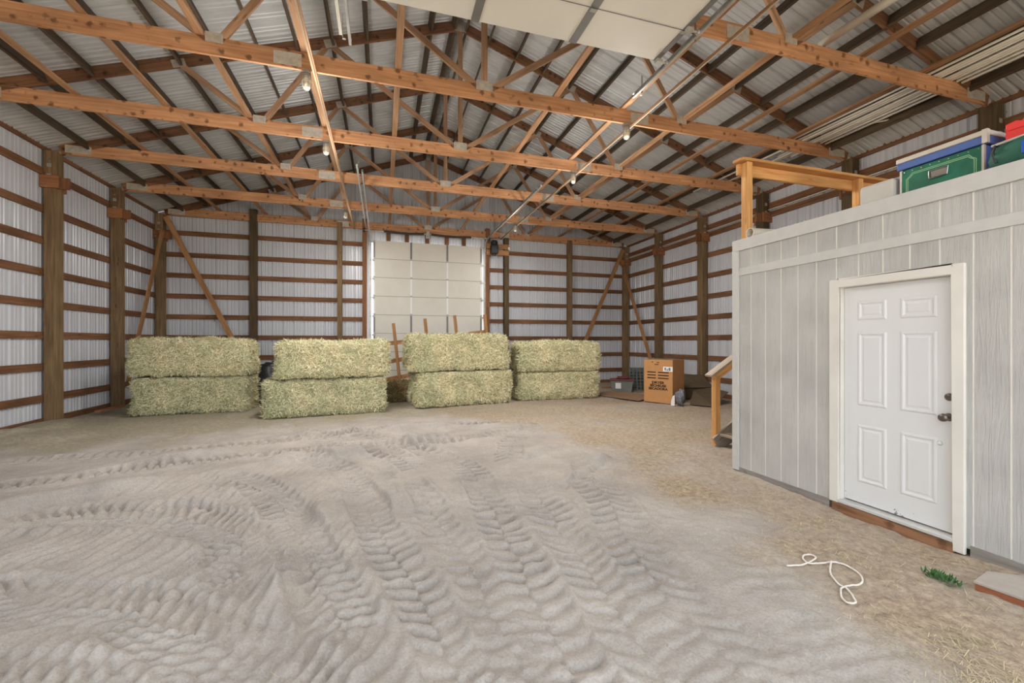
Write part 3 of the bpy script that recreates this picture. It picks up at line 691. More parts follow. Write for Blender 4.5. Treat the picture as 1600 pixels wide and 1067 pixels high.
MB().box((-0.42, -0.0, -0.20), (0.40, 0.03, -0.02)).build('mount_board', 'brace', r)
MB().box((-0.30, -0.25, -0.19), (-0.05, -0.004, 0.10)).build('housing', 'black', r, bevel=0.02)
MB().lathe([(0.10, 0), (0.12, 0.03), (0.12, 0.15), (0.09, 0.18)], (-0.175, -0.125, 0.10), 16).build('motor_cap', 'black', r)
MB().lathe([(0.05, -0.06), (0.06, 0)], (-0.175, -0.12, -0.19), 12).build('pulley', 'darksteel', r)
MB().box((0.36, -0.04, 0.0), (0.42, -0.002, 0.1)).build('switch_box', 'label', r)

# ------------------------------------------------------------------ jar lamps and their cable
FILL_POINT_W = 20.0; FILL_DISK_W = 26.0  # strengths of the added fill lights under each jar
def jar_lamp(x, y, z, label):
    r = thing('jar_lamp', label, 'lamp', (x, y, z), 0, 'jar lamps on the truss chords')
    MB().box((-0.05, -0.05, -0.035), (0.05, 0.05, -0.001)).build('mounting_box', 'socket', r, bevel=0.004)
    MB().lathe([(0.05, -0.10), (0.055, -0.09), (0.055, -0.045), (0.04, -0.036)], (0, 0, 0), 16).build('socket', 'socket', r, smooth=True)
    MB().lathe([(0.008, -0.255), (0.03, -0.25), (0.048, -0.225), (0.054, -0.18), (0.052, -0.12), (0.047, -0.101)], (0, 0, 0), 16).build('glass_jar', 'glassjar', r, smooth=True)
    mb = MB()
    for k in range(6):
        a = k * math.pi / 3; mb.tube([(0.06 * math.cos(a) * q, 0.06 * math.sin(a) * q, zz) for q, zz in ((1, -0.06), (1.05, -0.13), (1.02, -0.2), (0.6, -0.25), (0.1, -0.262))], 0.003, 5)
    fill_point = bpy.data.lights.new('fill_point', 'POINT'); fill_point.energy = FILL_POINT_W; fill_point.shadow_soft_size = 0.15; fill_point.color = (1.0, 0.97, 0.93)  # added fill floating below the jar, which is itself unlit
    bo = bpy.data.objects.new('fill_point', fill_point); COL.objects.link(bo); bo.parent = r; bo.location = (0, 0, -0.8)
    fill_area = bpy.data.lights.new('fill_disk', 'AREA'); fill_area.shape = 'DISK'; fill_area.size = 0.3; fill_area.energy = FILL_DISK_W; fill_area.color = (1.0, 0.97, 0.93)  # second added fill, a disk shining down under the jar
    go = bpy.data.objects.new('fill_disk', fill_area); COL.objects.link(go); go.parent = r; go.location = (0, 0, -0.3); f_ = 0.35 if y > 12 else 1.0; fill_point.energy *= f_; fill_area.energy *= f_
    mb.tube([(0.063 * math.cos(t * math.pi / 8), 0.063 * math.sin(t * math.pi / 8), -0.15) for t in range(17)], 0.003, 5); mb.build('wire_guard', 'socket', r)
    return r
for sx, nm in ((-0.99, 'left'), (3.94, 'right')):
    for k, dn in ((1, 'second'), (2, 'third'), (4, 'fifth')):
        jar_lamp(sx, YK[k], ZB - 0.002, f'caged jar lamp hanging under the {dn} truss on the {nm} cable run')
    tag(MB().beam((sx + 0.105, 2.2, ZB - 0.012), (sx + 0.105, YK[5] - 0.05, ZB - 0.012), 0.05, 0.02).build('lamp_batten', 'runner'), f'thin batten board screwed under the truss chords beside the {nm} row of jar lamps', 'batten')
    pts = []
    for k in range(0, 6):
        y = YK[k]
        if pts: pts.append((sx + 0.1, (pts[-1][1] + y) / 2, ZB - 0.034))
        pts.append((sx + 0.1, y, ZB - 0.034))
    pts = [(sx + 0.1, 2.2, ZB - 0.034)] + pts
    tag(MB().tube(pts, 0.011, 6).build('hanging_cable', 'cable'), f'pale cable running under the truss chords along the {nm} row of jar lamps', 'cable')

# ------------------------------------------------------------------ pipes stored on the chords
zz = ZB + CH
for i, (x0, x1, y0, y1, lv) in enumerate(((7.70, 7.62, 2.2, 6.62, 0), (7.81, 7.75, 2.0, 6.75, 0), (7.92, 7.9, 2.4, 6.9, 0), (8.03, 8.04, 2.1, 7.1, 0), (8.14, 8.18, 2.3, 6.7, 0), (8.25, 8.3, 2.2, 7.0, 0), (8.36, 8.42, 2.0, 6.8, 0), (7.865, 7.80, 2.6, 9.4, 0), (8.09, 8.11, 2.3, 9.2, 0), (8.30, 8.24, 2.5, 9.0, 1))):
    rr = 0.019; z = zz + rr + 0.002 + lv * 0.037
    tag(MB().tube([(x0, y0, z), ((x0 + x1) / 2, (y0 + y1) / 2, z - 0.012), (x1, y1, z)], rr, 8).build('plastic_pipe', 'pvcgrey', smooth=True), 'slim pale plastic pipe in the bundle stored on the truss chords above the shed', 'pipe', 'slim pipes stored on the chords')
tag(MB().tube([(8.78, 5.0, 5.48), (8.2, 6.1, zz + 0.13)], 0.017, 8).build('plastic_pipe', 'pvc', smooth=True), 'single slim pale pipe slanting out of the overhead bundle toward the right wall', 'pipe')
tag(MB().tube([(5.72, 1.5, zz + 0.055), (5.6, 4.3, zz + 0.055)], 0.052, 16).build('drain_pipe', 'pvc', smooth=True), 'thick cream drain pipe lying lengthwise up on the nearest truss', 'pipe')

# ------------------------------------------------------------------ the shed
SX, SY0, SY1, SH = 4.25, 0.25, 4.37, 2.86
shed = thing('shed', 'grey wood sided shed with a white entry door inside the barn', 'shed', (SX, SY1, 0))
def SB(lo, hi):      # box in the shed's frame (front face x=0, far corner y=0)
    return MB().box(lo, hi)
D0, D1 = 2.20 - SY1, 3.07 - SY1      # door opening along y
DT = 2.12
mb = MB()
ys = []
y = SY0 - SY1
gro = sorted([q - SY1 for q in np.arange(4.12, SY0, -0.2035)])
GF = []
def siding(mb, y0, y1, z0, z1):
    e = [y0] + [g for g in gro if y0 + 0.012 < g < y1 - 0.012] + [y1]
    for a, b in zip(e[:-1], e[1:]):
        pa = a + (0.006 if a != y0 else 0); pb = b - (0.006 if b != y1 else 0)
        mb.face([(0, pa, z0), (0, pb, z0), (0, pb, z1), (0, pa, z1)])
        if b != y1:
            GF.extend([len(mb.f) + 1, len(mb.f) + 2])
            mb.face([(0, pb, z0), (0.004, pb + 0.002, z0), (0.004, pb + 0.002, z1), (0, pb, z1)])
            mb.face([(0.004, pb + 0.002, z0), (0.004, b + 0.004, z0), (0.004, b + 0.004, z1), (0.004, pb + 0.002, z1)])
            mb.face([(0.004, b + 0.004, z0), (0, b + 0.006, z0), (0, b + 0.006, z1), (0.004, b + 0.004, z1)])
siding(mb, SY0 - SY1, D0 - 0.02, 0.03, 2.42); siding(mb, D1 + 0.02, 0, 0.03, 2.42); siding(mb, D0 - 0.02, D1 + 0.02, DT + 0.02, 2.42); siding(mb, SY0 - SY1, 0, 2.5, SH - 0.11)
sw = mb.build('siding_wall', 'siding', shed, fix=False); sw.data.materials.append(M['trimwhite'])
for i in GF: sw.data.polygons[i].material_index = 1
MB().box((0.012, -0.05, 0.0), (XR - PH - 0.35 - SX, 0.0, SH - 0.06)).build('end_wall', 'siding', shed)
MB().box((0.012, SY0 - SY1, 0.0), (XR - PH - 0.35 - SX, SY0 - SY1 + 0.05, SH - 0.06)).build('end_wall', 'siding', shed)
MB().box((0.0, SY0 - SY1, SH - 0.03), (XR - PH - 0.35 - SX, 0.0, SH - 0.002)).build('deck_floor', 'weathered', shed)
MB().box((-0.022, SY0 - SY1, SH - 0.135), (-0.001, 0.02, SH)).build('top_trim', 'greytrim', shed, bevel=0.003)
MB().box((-0.014, SY0 - SY1, 2.415), (-0.001, -0.05, 2.505)).build('band_trim', 'greytrim', shed, bevel=0.003)
MB().box((-0.024, -0.075, 0.0), (-0.001, 0.02, SH - 0.137)).build('corner_trim', 'greytrim', shed, bevel=0.003)
MB().box((-0.012, SY0 - SY1, -0.08), (0.03, D0 - 0.1, 0.06)).build('base_board', 'greyboard', shed)
MB().box((-0.006, D1 + 0.1, -0.08), (0.03, -0.03, 0.04)).build('base_board', 'greyboard', shed)
# door frame, slab, sill
fr = MB()
for a, b in ((D0 - 0.075, D0), (D1, D1 + 0.085)):
    fr.box((-0.03, a, 0.04 if a > D0 else -0.02), (0.0, b, DT + 0.08)); 
fr.box((-0.03, D0, DT), (0.0, D1, DT + 0.08))
fr.build('door_trim', 'trimwhite', shed, bevel=0.006)
jm = MB()
jm.box((0.0, D0 - 0.02, 0.06), (0.11, D0, DT)); jm.box((0.0, D1, 0.06), (0.11, D1 + 0.02, DT)); jm.box((0.0, D0, DT), (0.11, D1, DT + 0.02))
jm.build('door_jamb', 'trimwhite', shed)
bmd = MB()
bmd.box((-0.018, D0 - 0.078, 0.0), (-0.0305 + 0.004, D0 - 0.0, 0.001))
slab = MB().box((0.055, D0 + 0.004, 0.085), (0.10, D1 - 0.004, DT - 0.004)).build('door_slab', 'slab', shed)
W = D1 - D0
pan = MB()
def raised(y0, y1, z0, z1):
    x = 0.055
    def ring(a, b):
        (d0, e0), (d1, e1) = a, b
        A = [(x - e0, y0 + d0, z0 + d0), (x - e0, y1 - d0, z0 + d0), (x - e0, y1 - d0, z1 - d0), (x - e0, y0 + d0, z1 - d0)]
        B = [(x - e1, y0 + d1, z0 + d1), (x - e1, y1 - d1, z0 + d1), (x - e1, y1 - d1, z1 - d1), (x - e1, y0 + d1, z1 - d1)]
        for i in range(4):
            j = (i + 1) % 4; pan.face([A[i], A[j], B[j], B[i]])
        return B
    seq = [(0, 0.0005), (0.012, 0.009), (0.022, 0.009), (0.034, 0.0015), (0.046, 0.0015), (0.058, 0.006)]
    for a, b in zip(seq[:-1], seq[1:]): B = ring(a, b)
    pan.face(B)
# measured panel columns (far column first)
for ya, yb in ((D0 + 0.135, D0 + 0.395), (D0 + 0.50, D0 + 0.745)):
    for za, zb in ((1.80, 1.98), (1.00, 1.69), (0.28, 0.82)): raised(ya, yb, za, zb)
pan.build('raised_panel', 'slab', slab)
MB().lathe([(0.03, 0.055), (0.032, 0.05), (0.02, 0.04), (0.012, 0.03), (0.012, 0.01), (0.022, 0.0), (0.032, -0.012), (0.03, -0.03), (0.012, -0.036)], (0, D0 + 0.06, 1.0), 18, 'x').build('door_knob', 'nickel', slab, smooth=True)
MB().lathe([(0.03, 0.055), (0.03, 0.042), (0.02, 0.036)], (0, D0 + 0.055, 1.16), 18, 'x').build('deadbolt', 'nickel', slab, smooth=True)
# dent in the lower panel edge
MB().lathe([(0.002, 0.03), (0.014, 0.048), (0.02, 0.0545)], (0, D0 + 0.12, 0.78), 10, 'x').build('dent_flap', 'slab', slab, smooth=True)
MB().box((-0.035, D0 + 0.0, 0.045), (0.11, D1 - 0.0, 0.072)).build('threshold', 'greytrim', shed, bevel=0.004)
MB().box((-0.03, D0 - 0.01, -0.06), (0.05, D1 + 0.06, 0.04)).build('sill_board', 'sill', shed, bevel=0.004)

# guard rail of the loft on top of the shed
ra = thing('guard_rail', 'fresh pine guard rail along the far edge of the shed roof', 'railing', (SX, SY1, SH - 0.001))
MB().beam((0.11, -0.08, 0.0), (0.11, -0.08, 0.973), 0.089, 0.089, (0, 1, 0)).build('rail_post', 'newwood', ra, bevel=0.003)
MB().beam((2.02, -0.08, 0.0), (2.02, -0.08, 0.973), 0.089, 0.089, (0, 1, 0)).build('rail_post', 'newwood', ra, bevel=0.003)
MB().beam((3.9, -0.08, 0.0), (3.9, -0.08, 0.973), 0.089, 0.089, (0, 1, 0)).build('rail_post', 'newwood', ra, bevel=0.003)
MB().beam((0.02, -0.015, 0.902), (4.3, -0.015, 0.902), 0.038, 0.14).build('side_rail', 'newwood', ra, bevel=0.003)
pts = [(-0.03, -0.12, 0.975), (0.0, -0.15, 0.975), (4.3, -0.15, 0.975), (4.3, 0.03, 0.975), (0.02, 0.03, 0.975), (-0.03, -0.0, 0.975)]
MB().prism(pts, (0, 0, 0.036)).build('cap_rail', 'newwood', ra, bevel=0.005)

# stairs behind the shed
st = thing('stair', 'wooden stair with a sloping handrail behind the shed', 'stair', (4.9, 4.5, 0))
rise, run, nst = 0.2, 0.29, 11
for i in range(nst):
    MB().box((i * run + 0.02, 0.03, (i + 1) * rise - 0.04), (i * run + 0.32, 0.86, (i + 1) * rise)).build('tread', 'weathered', st, bevel=0.003)
for yy in (0.02, 0.87):
    MB().beam((-0.02, yy, 0.02), (nst * run, yy, nst * rise - 0.02), 0.038, 0.26).build('stringer', 'weathered', st)
MB().beam((0.02, 0.86 + 0.07, 0.0), (0.02, 0.86 + 0.07, 1.06), 0.089, 0.089, (0, 1, 0)).build('newel_post', 'newwood', st, bevel=0.003)
MB().beam((1.9, 0.93, 1.2), (1.9, 0.93, 2.3), 0.089, 0.089, (0, 1, 0)).build('newel_post', 'newwood', st, bevel=0.003)
sl = 0.62
MB().beam((-0.02, 0.93, 1.04), (3.0, 0.93, 1.04 + sl * 3.0), 0.038, 0.13).build('hand_rail', 'newwood', st)
MB().beam((-0.12, 0.93, 1.07), (3.0, 0.93, 1.12 + sl * 3.0), 0.15, 0.034).build('cap_rail', 'weathered', st, bevel=0.005)

# ------------------------------------------------------------------ things on the shed roof
ZR = SH - 0.001
tr = thing('storage_chest', 'green and blue storage trunk with pale edging on the shed roof', 'trunk', (SX + 0.22, 2.13, ZR))
TL, TD, TH = 0.56, 0.42, 0.40
MB().box((0, 0, 0), (TD, TL, TH - 0.13)).build('case', 'blue', tr, bevel=0.006)
MB().box((-0.006, 0.012, 0.004), (-0.0005, TL - 0.012, TH - 0.135)).build('front_panel', 'green', tr)
lid = MB().box((-0.02, -0.02, TH - 0.125), (TD + 0.02, TL + 0.02, TH - 0.065)).build('lid', 'blue', tr, bevel=0.004)
MB().box((-0.026, -0.026, TH - 0.064), (TD + 0.026, TL + 0.026, TH - 0.022)).build('lid_edging', 'trim metal', lid, bevel=0.006)
MB().box((-0.012, -0.003, 0.002), (0.012, 0.012, TH - 0.13)).build('corner_edging', 'trim metal', tr)
MB().box((-0.012, TL - 0.012, 0.002), (0.012, TL + 0.003, TH - 0.13)).build('corner_edging', 'trim metal', tr)
MB().box((-0.028, -0.028, TH - 0.127), (0.006, 0.004, TH - 0.02)).build('corner_cap', 'trim metal', lid)
mb = MB(); zt_ = TH - 0.175; zb_ = 0.03; ya, yb = 0.045, TL - 0.045; c = 0.045
for e in (0.0, 0.012):
    out = [(ya + e, zb_), (ya + e, zt_ - c), (ya + c * .55 + e, zt_ - c * .6), (ya + c + e * .4, zt_ - e), (yb - c - e * .4, zt_ - e), (yb - c * .55 - e, zt_ - c * .6), (yb - e, zt_ - c), (yb - e, zb_)]
    for (p, q), (p2, q2) in zip(out[:-1], out[1:]): mb.beam((-0.0075, p, q), (-0.0075, p2, q2), 0.002, 0.005, (1, 0, 0) if False else (0, -(q2 - q), (p2 - p)))
mb.build('pale_border', 'line', tr)
h = MB(); h.prism([(-0.0065, TL * .40, 0.13), (-0.0065, TL * .60, 0.13), (-0.0065, TL * .63, 0.19), (-0.0065, TL * .40, 0.19)], (-0.004, 0, 0)); hp = h.build('handle_plate', 'nickel', tr)
MB().tube([(-0.014, TL * .62, 0.19), (-0.022, TL * .61, 0.125), (-0.022, TL * .39, 0.125), (-0.014, TL * .385, 0.19), (-0.014, TL * .62, 0.19)], 0.005, 6).build('handle', 'chrome', hp)
mb = MB()
for i in range(9): mb.lathe([(0.004, -0.0105), (0.004, -0.006)], (0, 0.03 + i * (TL - 0.06) / 8, TH - 0.152), 6, 'x')
mb.build('rivet', 'chrome', tr)
# off white tub left of the trunk
MB_ = MB(); MB_.box((0, 0, 0), (0.35, 0.30, 0.24)); tb = MB_.build('plastic_tub', 'cooler', bevel=0.03, loc=(SX + 0.2, 2.735, ZR)); tag(tb, 'plain off white plastic tub left of the green trunk', 'tub')
# red bin
rb = thing('storage_bin', 'bright red plastic bin behind the green bag', 'bin', (SX + 0.25, 1.5, ZR))
MB().prism([(0, 0, 0), (0, 0.52, 0), (0, 0.51, 0.21), (0, 0.46, 0.235), (0, 0.53, 0.26), (0, 0.53, 0.375), (0, 0.47, 0.385), (0, 0.445, 0.37), (0, 0.42, 0.395), (0, 0.0, 0.43)], (0.35, 0, 0)).build('bin_body', 'red', rb, bevel=0.008)
MB().box((-0.008, 0.0, 0.32), (-0.0005, 0.51, 0.328)).build('bin_rib', 'red', rb)
# green bag
gb = thing('cloth_bag', 'green cloth bag with a bright blue patch beside the trunk', 'bag', (SX + 0.02, 1.66, ZR))
def blob(mb, c, s, n=18, m=12, seed=1, amp=0.08, flat=0.0):
    i0 = len(mb.v)
    for i in range(m + 1):
        th = math.pi * i / m
        for j in range(n):
            ph = 2 * math.pi * j / n
            d = np.array([math.sin(th) * math.cos(ph), math.sin(th) * math.sin(ph), math.cos(th)])
            e = np.sign(d) * np.abs(d) ** 0.75
            r = 1 + amp * float(fbm(np.array(d[0] * 2.2 + seed * 3.1 + d[2]), np.array(d[1] * 2.2 + d[2] * 1.3), 3, seed % 5))
            p = e * r * np.array(s); p[2] = max(p[2], -s[2] * 0.98)
            mb.v.append((c[0] + p[0], c[1] + p[1], c[2] + p[2]))
    for i in range(m):
        for j in range(n):
            jj = (j + 1) % n; mb.f.append((i0 + i * n + j, i0 + (i + 1) * n + j, i0 + (i + 1) * n + jj, i0 + i * n + jj)); mb.uv += [(0, 0)] * 4
    return mb
blob(MB(), (0.11, 0.12, 0.1), (0.09, 0.29, 0.1), seed=3, amp=0.12).build('bag_body', 'bag', gb, smooth=True)
MB().tube([(0.05, 0.36, 0.185), (0.06, 0.15, 0.2), (0.08, -0.2, 0.2)], 0.009, 8).build('rim_cord', 'trim metal', gb)
MB().tube([(0.05, 0.34, 0.185), (0.03, 0.345, 0.12), (0.04, 0.33, 0.05)], 0.008, 6).build('strap', 'black', gb)
MB().prism([(0.012, 0.04, 0.06), (0.012, 0.19, 0.06), (0.012, 0.19, 0.15), (0.012, 0.04, 0.16)], (0.05, 0, 0)).build('blue_patch', 'bluebright', gb, bevel=0.004)
# pipe lying on the shed roof
o = MB(); n = 20; L_ = 0.75
ro, ri = 0.062, 0.054
ang = [2 * math.pi * j / n for j in range(n)]
ringp = lambda r, y: [(r * math.cos(t), y, r * math.sin(t)) for t in ang]
R_ = [ringp(ro, 0), ringp(ro, -L_), ringp(ri, -L_), ringp(ri, 0)]
for a, b in ((0, 1), (1, 2), (2, 3), (3, 0)):
    for j in range(n):
        jj = (j + 1) % n; o.face([R_[a][j], R_[a][jj], R_[b][jj], R_[b][j]])
o = o.build('drain_pipe', 'pvc', smooth=False, loc=(SX + 0.03, 4.17, ZR + 0.063)); o.rotation_euler = (0, 0, math.pi / 2 - 0.06)
tag(o, 'short open ended white drain pipe lying on the shed roof by the rail post', 'pipe')

# ------------------------------------------------------------------ hay
def hay_mesh(name, L, D, H, mat, nblades, seed, flat=False, blade=(0.04, 0.13)):
    rg = np.random.default_rng(seed)
    # body: rounded box grid
    V = []; F = []
    def side(o, a, b, na, nb):
        i0 = len(V)
        for j in range(nb + 1):
            for i in range(na + 1):
                V.append(np.array(o) + np.array(a) * i / na + np.array(b) * j / nb)
        for j in range(nb):
            for i in range(na):
                q = i0 + j * (na + 1) + i; F.append((q, q + 1, q + na + 2, q + na + 1))
    l, d, h = L / 2, D / 2, H / 2
    side((-l, -d, -h), (L, 0, 0), (0, 0, H), 34, 14); side((l, d, -h), (-L, 0, 0), (0, 0, H), 34, 14)
    side((l, -d, -h), (0, D, 0), (0, 0, H), 14, 14); side((-l, d, -h), (0, -D, 0), (0, 0, H), 14, 14)
    side((-l, -d, h), (L, 0, 0), (0, D, 0), 34, 14); side((-l, d, -h), (L, 0, 0), (0, -D, 0), 34, 14)
    V = np.array(V)
    def shape(P):
        R = 0.14
        core = np.clip(P, [-(l - R), -(d - R), -(h - R)], [l - R, d - R, h - R])
        dv = P - core; ln = np.linalg.norm(dv, axis=1, keepdims=True); nn = dv / np.maximum(ln, 1e-6)
        k = np.minimum(ln, R)
        Q = core + nn * k
        s = seed * 1.7
        bump = 0.015 + 0.036 * fbm(Q[:, 0] * 2.3 + s + Q[:, 1], Q[:, 2] * 3.1 + Q[:, 1] * 1.3 + s, 3, seed % 5) + 0.012 * fbm(Q[:, 0] * 11 + s, Q[:, 2] * 11 + Q[:, 1] * 9, 2, 1)
        # the two twine lines pull the bale in slightly
        Q = Q + nn * bump[:, None]
        return Q, nn
    Q, _ = shape(V)
    # blades
    areas = np.array([L * H, L * H, D * H, D * H, L * D]) * np.array([1.5, 0.5, 1.2, 1.2, 0.9]); pk = rg.choice(5, nblades, p=areas / areas.sum())
    u = rg.random(nblades) * 2 - 1; v = rg.random(nblades) * 2 - 1
    P = np.zeros((nblades, 3))
    P[pk == 0] = np.stack([u * l, np.full(nblades, -d), v * h], 1)[pk == 0]; P[pk == 1] = np.stack([u * l, np.full(nblades, d), v * h], 1)[pk == 1]
    P[pk == 2] = np.stack([np.full(nblades, l), u * d, v * h], 1)[pk == 2]; P[pk == 3] = np.stack([np.full(nblades, -l), u * d, v * h], 1)[pk == 3]
    P[pk == 4] = np.stack([u * l, v * d, np.full(nblades, h)], 1)[pk == 4]
    B, nn = shape(P)
    rd = rg.normal(size=(nblades, 3)); rd[:, 2] *= 0.9
    tg = rd - nn * (rd * nn).sum(1, keepdims=True); tg /= np.linalg.norm(tg, axis=1, keepdims=True)
    out = rg.random((nblades, 1)) ** 2.0 * 0.95
    dr = tg + nn * (out + 0.06); dr /= np.linalg.norm(dr, axis=1, keepdims=True)
    ln = (blade[0] + rg.random((nblades, 1)) * (blade[1] - blade[0])); w = 0.0024 + rg.random((nblades, 1)) * 0.004
    sd = np.cross(dr, nn + 0.35 * rg.normal(size=(nblades, 3))); sd /= np.maximum(np.linalg.norm(sd, axis=1, keepdims=True), 1e-6)
    a = B + nn * 0.002; b_ = a + dr * ln
    mid = (a + b_) / 2 + nn * ln * 0.05
    BV = np.stack([a - sd * w, a + sd * w, mid + sd * w, b_, mid - sd * w], 1).reshape(-1, 3)
    BV[:, 2] = np.maximum(BV[:, 2], -h + 0.0)
    n0 = len(Q); idx = n0 + np.arange(nblades)[:, None] * 5
    me = bpy.data.meshes.new(name)
    allv = np.concatenate([Q, BV]); allv[:, 2] += h
    allv[:, 2] = np.maximum(allv[:, 2], 0.0)
    if flat: allv[:, 2] = np.minimum(allv[:, 2], H)
    quads = np.array(F + [tuple(x) for x in (idx + np.array([0, 1, 2, 4]))]); tris = idx + np.array([4, 2, 3])
    me.from_pydata(allv.tolist(), [], quads.tolist() + tris.tolist())
    t = np.concatenate([np.full(n0, 0.02), np.repeat(0.17 + 0.83 * rg.random(nblades) ** 1.3, 5)])
    at = me.attributes.new('tint', 'FLOAT', 'POINT'); at.data.foreach_set('value', t.astype(np.float32))
    me.materials.append(M[mat]); me.polygons.foreach_set('use_smooth', [True] * len(me.polygons))
    o = bpy.data.objects.new(name, me); COL.objects.link(o)
    return o
# (front left corner, front right corner, base height, height, depth, material, label)
def bale(fl, fr, z, H, D, mat, label, seed, nb=13000):
    fl = Vector((*fl, 0)); fr = Vector((*fr, 0)); d = fr - fl; L = d.length; a = math.atan2(d.y, d.x)
    c = (fl + fr) / 2 + Vector((-d.y, d.x, 0)).normalized() * D / 2
    o = hay_mesh('hay_bale', L, D, H, mat, nb, seed, flat=(z == 0.0)); o.location = (c.x, c.y, z); o.rotation_euler = (0, 0, a)
    return tag(o, label, 'hay bale', 'big hay bales by the back wall')
B1 = 0.0
bale((-5.16, 11.08), (-2.98, 11.02), 0.0, 0.82, 0.92, 'haygreen', 'lower greenish hay bale of the leftmost stack', 1)
bale((-5.20, 11.06), (-2.94, 11.00), 0.825, 0.81, 0.92, 'haytan', 'upper hay bale of the leftmost stack, beside the left wall', 2)
bale((-2.34, 9.89), (0.05, 10.16), 0.0, 0.80, 0.92, 'haygreen', 'lower greenish hay bale of the second stack from the left', 3)
bale((-2.13, 9.86), (0.15, 10.14), 0.805, 0.80, 0.92, 'haytan', 'upper tan hay bale of the second stack from the left, pushed rightward', 4)
bale((0.78, 10.44), (3.22, 10.72), 0.0, 0.86, 1.05, 'haytan', 'lower hay bale of the third stack, in front of the back door', 5)
bale((0.64, 10.42), (3.14, 10.72), 0.865, 0.88, 1.05, 'haytan', 'upper hay bale of the tallest stack, in front of the back door', 6)
bale((3.50, 10.89), (5.84, 10.86), 0.0, 0.78, 0.95, 'haytan', 'lower hay bale of the rightmost stack', 7)
bale((3.48, 10.88), (5.90, 10.85), 0.785, 0.79, 0.95, 'haytan', 'upper hay bale of the rightmost stack', 8)
# heap of old hay between second and third stack
o = hay_mesh('hay_heap', 1.3, 0.8, 0.5, 'haybrown', 3500, 21); o.location = (0.42, 12.1, -0.03); o['kind'] = 'stuff'; tag(o, 'brown heap of old hay on the floor between two middle stacks', 'hay')

# loose straw on the floor
ns = 150000
sx = RNG.random(ns) * 8.6 - 0.4; sy = RNG.random(ns) ** 1.5 * 9.0 + 1.2
sx2 = RNG.random(26000) * 13 - 5.5; sy2 = 6.5 + RNG.random(26000) * 4.5
sx3 = RNG.random(900) * 6 - 3.5; sy3 = 1.3 + RNG.random(900) * 4
sx = np.concatenate([sx, sx2, sx3]); sy = np.concatenate([sy, sy2, sy3])
l_, d_ = litter_fields(sx, sy); pr_ = np.maximum(l_, d_ * 0.8); pr_[-900:] = 0.35
clump = np.clip(fbm(sx * 2.2, sy * 2.2, 3, 6) * 0.8 + 0.55, 0.05, 1); clump[-900:] = 1
keep = (RNG.random(len(sx)) < pr_ * clump) & ~((sx > SX - 0.02) & (sy < SY1 + 0.02)) & (sx < XR - 0.1)
for x0, x1, y0, y1 in ((2.68, 3.18, 1.86, 2.44), (3.48, 3.68, 1.78, 2.06), (SX - 0.12, 9.2, 0, SY1 + 0.1), (4.75, 8.3, 4.3, 5.6), (-5.4, -2.8, 10.95, 12.2), (-2.5, 0.3, 9.75, 11.3), (0.5, 3.3, 10.35, 11.95), (3.4, 6.0, 10.8, 12.0), (6.55, 7.8, 9.1, 10.5), (5.85, 9.0, 8.5, 13.2), (6.9, 7.2, 8.85, 9.15), (3.6, 4.15, 1.38, 1.88), (-0.3, 1.2, 11.6, 12.6), (-3.3, -2.4, 11.7, 12.7), (3.1, 4.0, 12.1, 12.9), (-6.4, -5.7, 10, 15)):
    keep &= ~((sx > x0) & (sx < x1) & (sy > y0) & (sy < y1))
sx, sy = sx[keep], sy[keep]; n = len(sx)
ix = np.clip(np.searchsorted(gx, sx), 1, len(gx) - 1); iy = np.clip(np.searchsorted(gy, sy), 1, len(gy) - 1)
sz = GH[iy, ix] + 0.004
an = RNG.random(n) * math.pi; ln = 0.02 + RNG.random(n) ** 2.5 * 0.07; w = 0.0007 + RNG.random(n) * 0.0009
dx, dy = np.cos(an), np.sin(an); tilt = RNG.random(n) * 0.25
a = np.stack([sx - dx * ln / 2, sy - dy * ln / 2, sz], 1); b = np.stack([sx + dx * ln / 2, sy + dy * ln / 2, sz + ln * tilt], 1); s = np.stack([-dy * w, dx * w, np.zeros(n)], 1); up = np.array([0, 0, 0.002])
SV = np.stack([a - s, a + s, b + s, b - s], 1).reshape(-1, 3)
me = bpy.data.meshes.new('loose_straw'); me.from_pydata(SV.tolist(), [], (np.arange(n)[:, None] * 4 + np.arange(4)).tolist())
at = me.attributes.new('tint', 'FLOAT', 'POINT'); at.data.foreach_set('value', np.repeat(0.17 + 0.83 * RNG.random(n), 4).astype(np.float32)); me.materials.append(M['straw'])
o = bpy.data.objects.new('loose_straw', me); COL.objects.link(o); o['kind'] = 'stuff'; tag(o, 'dry straw stems scattered over the sand floor', 'straw')

# ------------------------------------------------------------------ leaning wooden frame
pf = thing('wooden_gate', 'tilted wooden gate frame of thin boards leaning behind the middle hay stacks', 'gate', (0, 12.75, 0))
for a, b in (((0.29, 2.12), (0.52, -0.02)), ((1.18, 2.27), (1.38, 0.2)), ((2.05, 2.38), (2.26, 0.3)), ((2.97, 2.42), (3.16, 0.4))):
    MB().beam((a[0], 0, a[1]), (b[0], -0.12, b[1]), 0.035, 0.09, (1, 0, 0)).build('upright', 'brace', pf)
for a, b in (((0.0, 1.52), (3.05, 1.90)), ((0.02, 1.0), (3.08, 1.5)), ((0.06, 0.5), (3.12, 1.02))):
    MB().beam((a[0], 0.05, a[1]), (b[0], 0.05, b[1]), 0.03, 0.12).build('rail', 'brace', pf)

# dark bundles in the gaps
o = blob(MB(), (0, 0, 0.5), (0.42, 0.4, 0.5), seed=2, amp=0.25).build('tarp_bundle', 'tarp', smooth=True, loc=(-2.95, 12.75, 0.0)); tag(o, 'black plastic sheeting bundled between the two left hay stacks', 'tarp')
o = blob(MB(), (0, 0, 0.42), (0.35, 0.3, 0.42), seed=4, amp=0.25).build('tarp_bundle', 'tarp', smooth=True, loc=(3.78, 13.35, 0.0)); tag(o, 'dark plastic bundle between the two right hay stacks', 'tarp')

